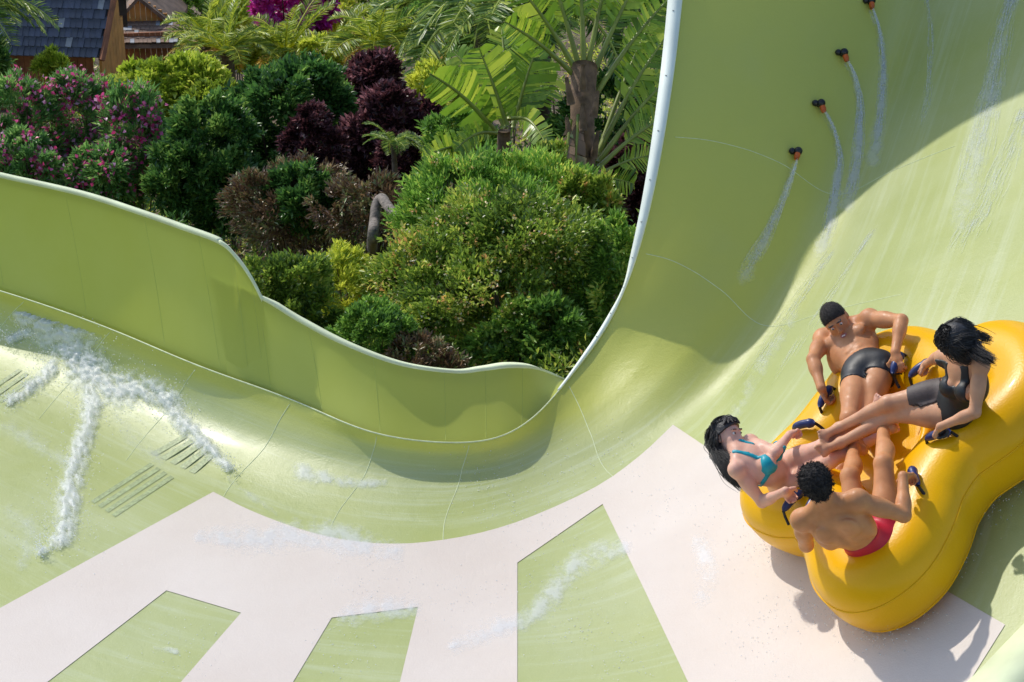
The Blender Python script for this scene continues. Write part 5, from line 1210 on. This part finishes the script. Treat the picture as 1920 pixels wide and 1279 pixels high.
foam('wash_foam', [([(640, 1160), (700, 1142), (770, 1138)], [24, 34, 26]), ([(290, 1215), (330, 1222)], [8, 10])], 'patch of wash over the tip of the short green stripe', M['wash'], 5, .006, thr=.02, soft=.8)
foam('wash_foam', [([(1315, 1020), (1325, 1075), (1315, 1130)], [24, 30, 20])], 'faint wash on the cream stripe in front of the raft', M['wash'], 5, .005, thr=.02, soft=.7)
for px, root in JT:
    n_ = len(px); foam('trail', [(px, list(np.linspace(4, 20, n_)))], None, M['trail'], 3.2, .008, thr=.02, parent=root, soft=.85)
foam('water_or_glint_film', [([(1880, 40), (1862, 160), (1835, 270), (1800, 420)], [16, 26, 32, 26])], 'milky film under the broad streak on the bank', M['trail'], 5, .005, thr=.02, soft=.75)
foam('water_or_glint_film', [([(1540, 500), (1470, 620), (1400, 740), (1330, 860)], [10, 16, 18, 14])], 'milky film crossing the bank towards the tip of the cream stripe', M['trail'], 5, .005, thr=.02, soft=.7)
foam('water_or_glint_film', [([(560, 885), (600, 893), (650, 905), (720, 905)], [22, 20, 14, 10])], 'white film laid in the trough as a painted sun glint', M['wash'], 4, .004, thr=.02, soft=.85)  # flat white film painted in where the sun glints on the trough
def drops(name, label, centers, n, spread, r, lift):
    ico = np.array([(1, 0, 0), (-1, 0, 0), (0, 1, 0), (0, -1, 0), (0, 0, 1), (0, 0, -1)], float); fi = [(0, 2, 4), (2, 1, 4), (1, 3, 4), (3, 0, 4), (2, 0, 5), (1, 2, 5), (3, 1, 5), (0, 3, 5)]
    V = []; F = []
    for _ in range(n):
        u, v, s_ = centers[rng.integers(len(centers))]; p, nn = hit(u + rng.normal() * s_, v + rng.normal() * s_ * .8)
        if p is None: continue
        c = p + nn * (abs(rng.normal()) * lift + .003); k0 = len(V); rr = r * rng.uniform(.4, 1.3)
        V += list(c + ico * rr); F += [tuple(i + k0 for i in f_) for f_ in fi]
    o = mesh_np(name, V, F, M['drop'], None); tag(o, label, 'water drops', kind='stuff')
cs = [(x, y, w_ * .9) for px, ws in splash for (x, y), w_ in zip(px, ws)]
drops('spray_drops', 'fine spray drops thrown up round the forked splash', cs, 4200, 1, .0048, .06)
drops('spray_drops', 'spray drops flung from under the lower lobes of the raft', [(1560, 1150, 30), (1640, 1195, 26), (1720, 1150, 26), (1790, 1050, 26), (1850, 950, 24), (1900, 900, 20), (1450, 1035, 20)], 900, 1, .0045, .06)
fl = [(u, v, 42) for u, v in [(950, 930), (1050, 900), (1020, 1000), (1150, 860), (1000, 1100), (1080, 1180), (1180, 1230), (900, 900), (350, 1230), (150, 990), (60, 1000), (650, 1220), (1500, 1150), (1420, 1200), (1380, 1000), (1250, 950), (700, 1080), (850, 1120)]]
drops('film_drops', 'scattered drops skating over the wet floor of the slide', fl, 1800, 1, .004, .004)
# thin froth over the drain area, with its bright caustic ripples painted in
for px, ws, lb in [([(10, 800), (70, 830), (120, 870)], [26, 30, 22], 'thin froth and painted caustic ripples beside the stem of the splash'), ([(220, 780), (260, 830), (300, 860)], [22, 26, 18], 'thin froth and painted caustic ripples between the two drain grids'), ([(20, 960), (60, 1000), (40, 1060)], [26, 28, 18], 'thin froth and painted caustic ripples at the foot of the splash'), ([(430, 900), (470, 930), (520, 965)], [8, 10, 8], 'thin line of froth and painted caustics by the tip of the cream stripe')]:
    foam('wash_foam', [(px, ws)], lb, M['trail'], 5, .006, thr=.02, soft=.6)
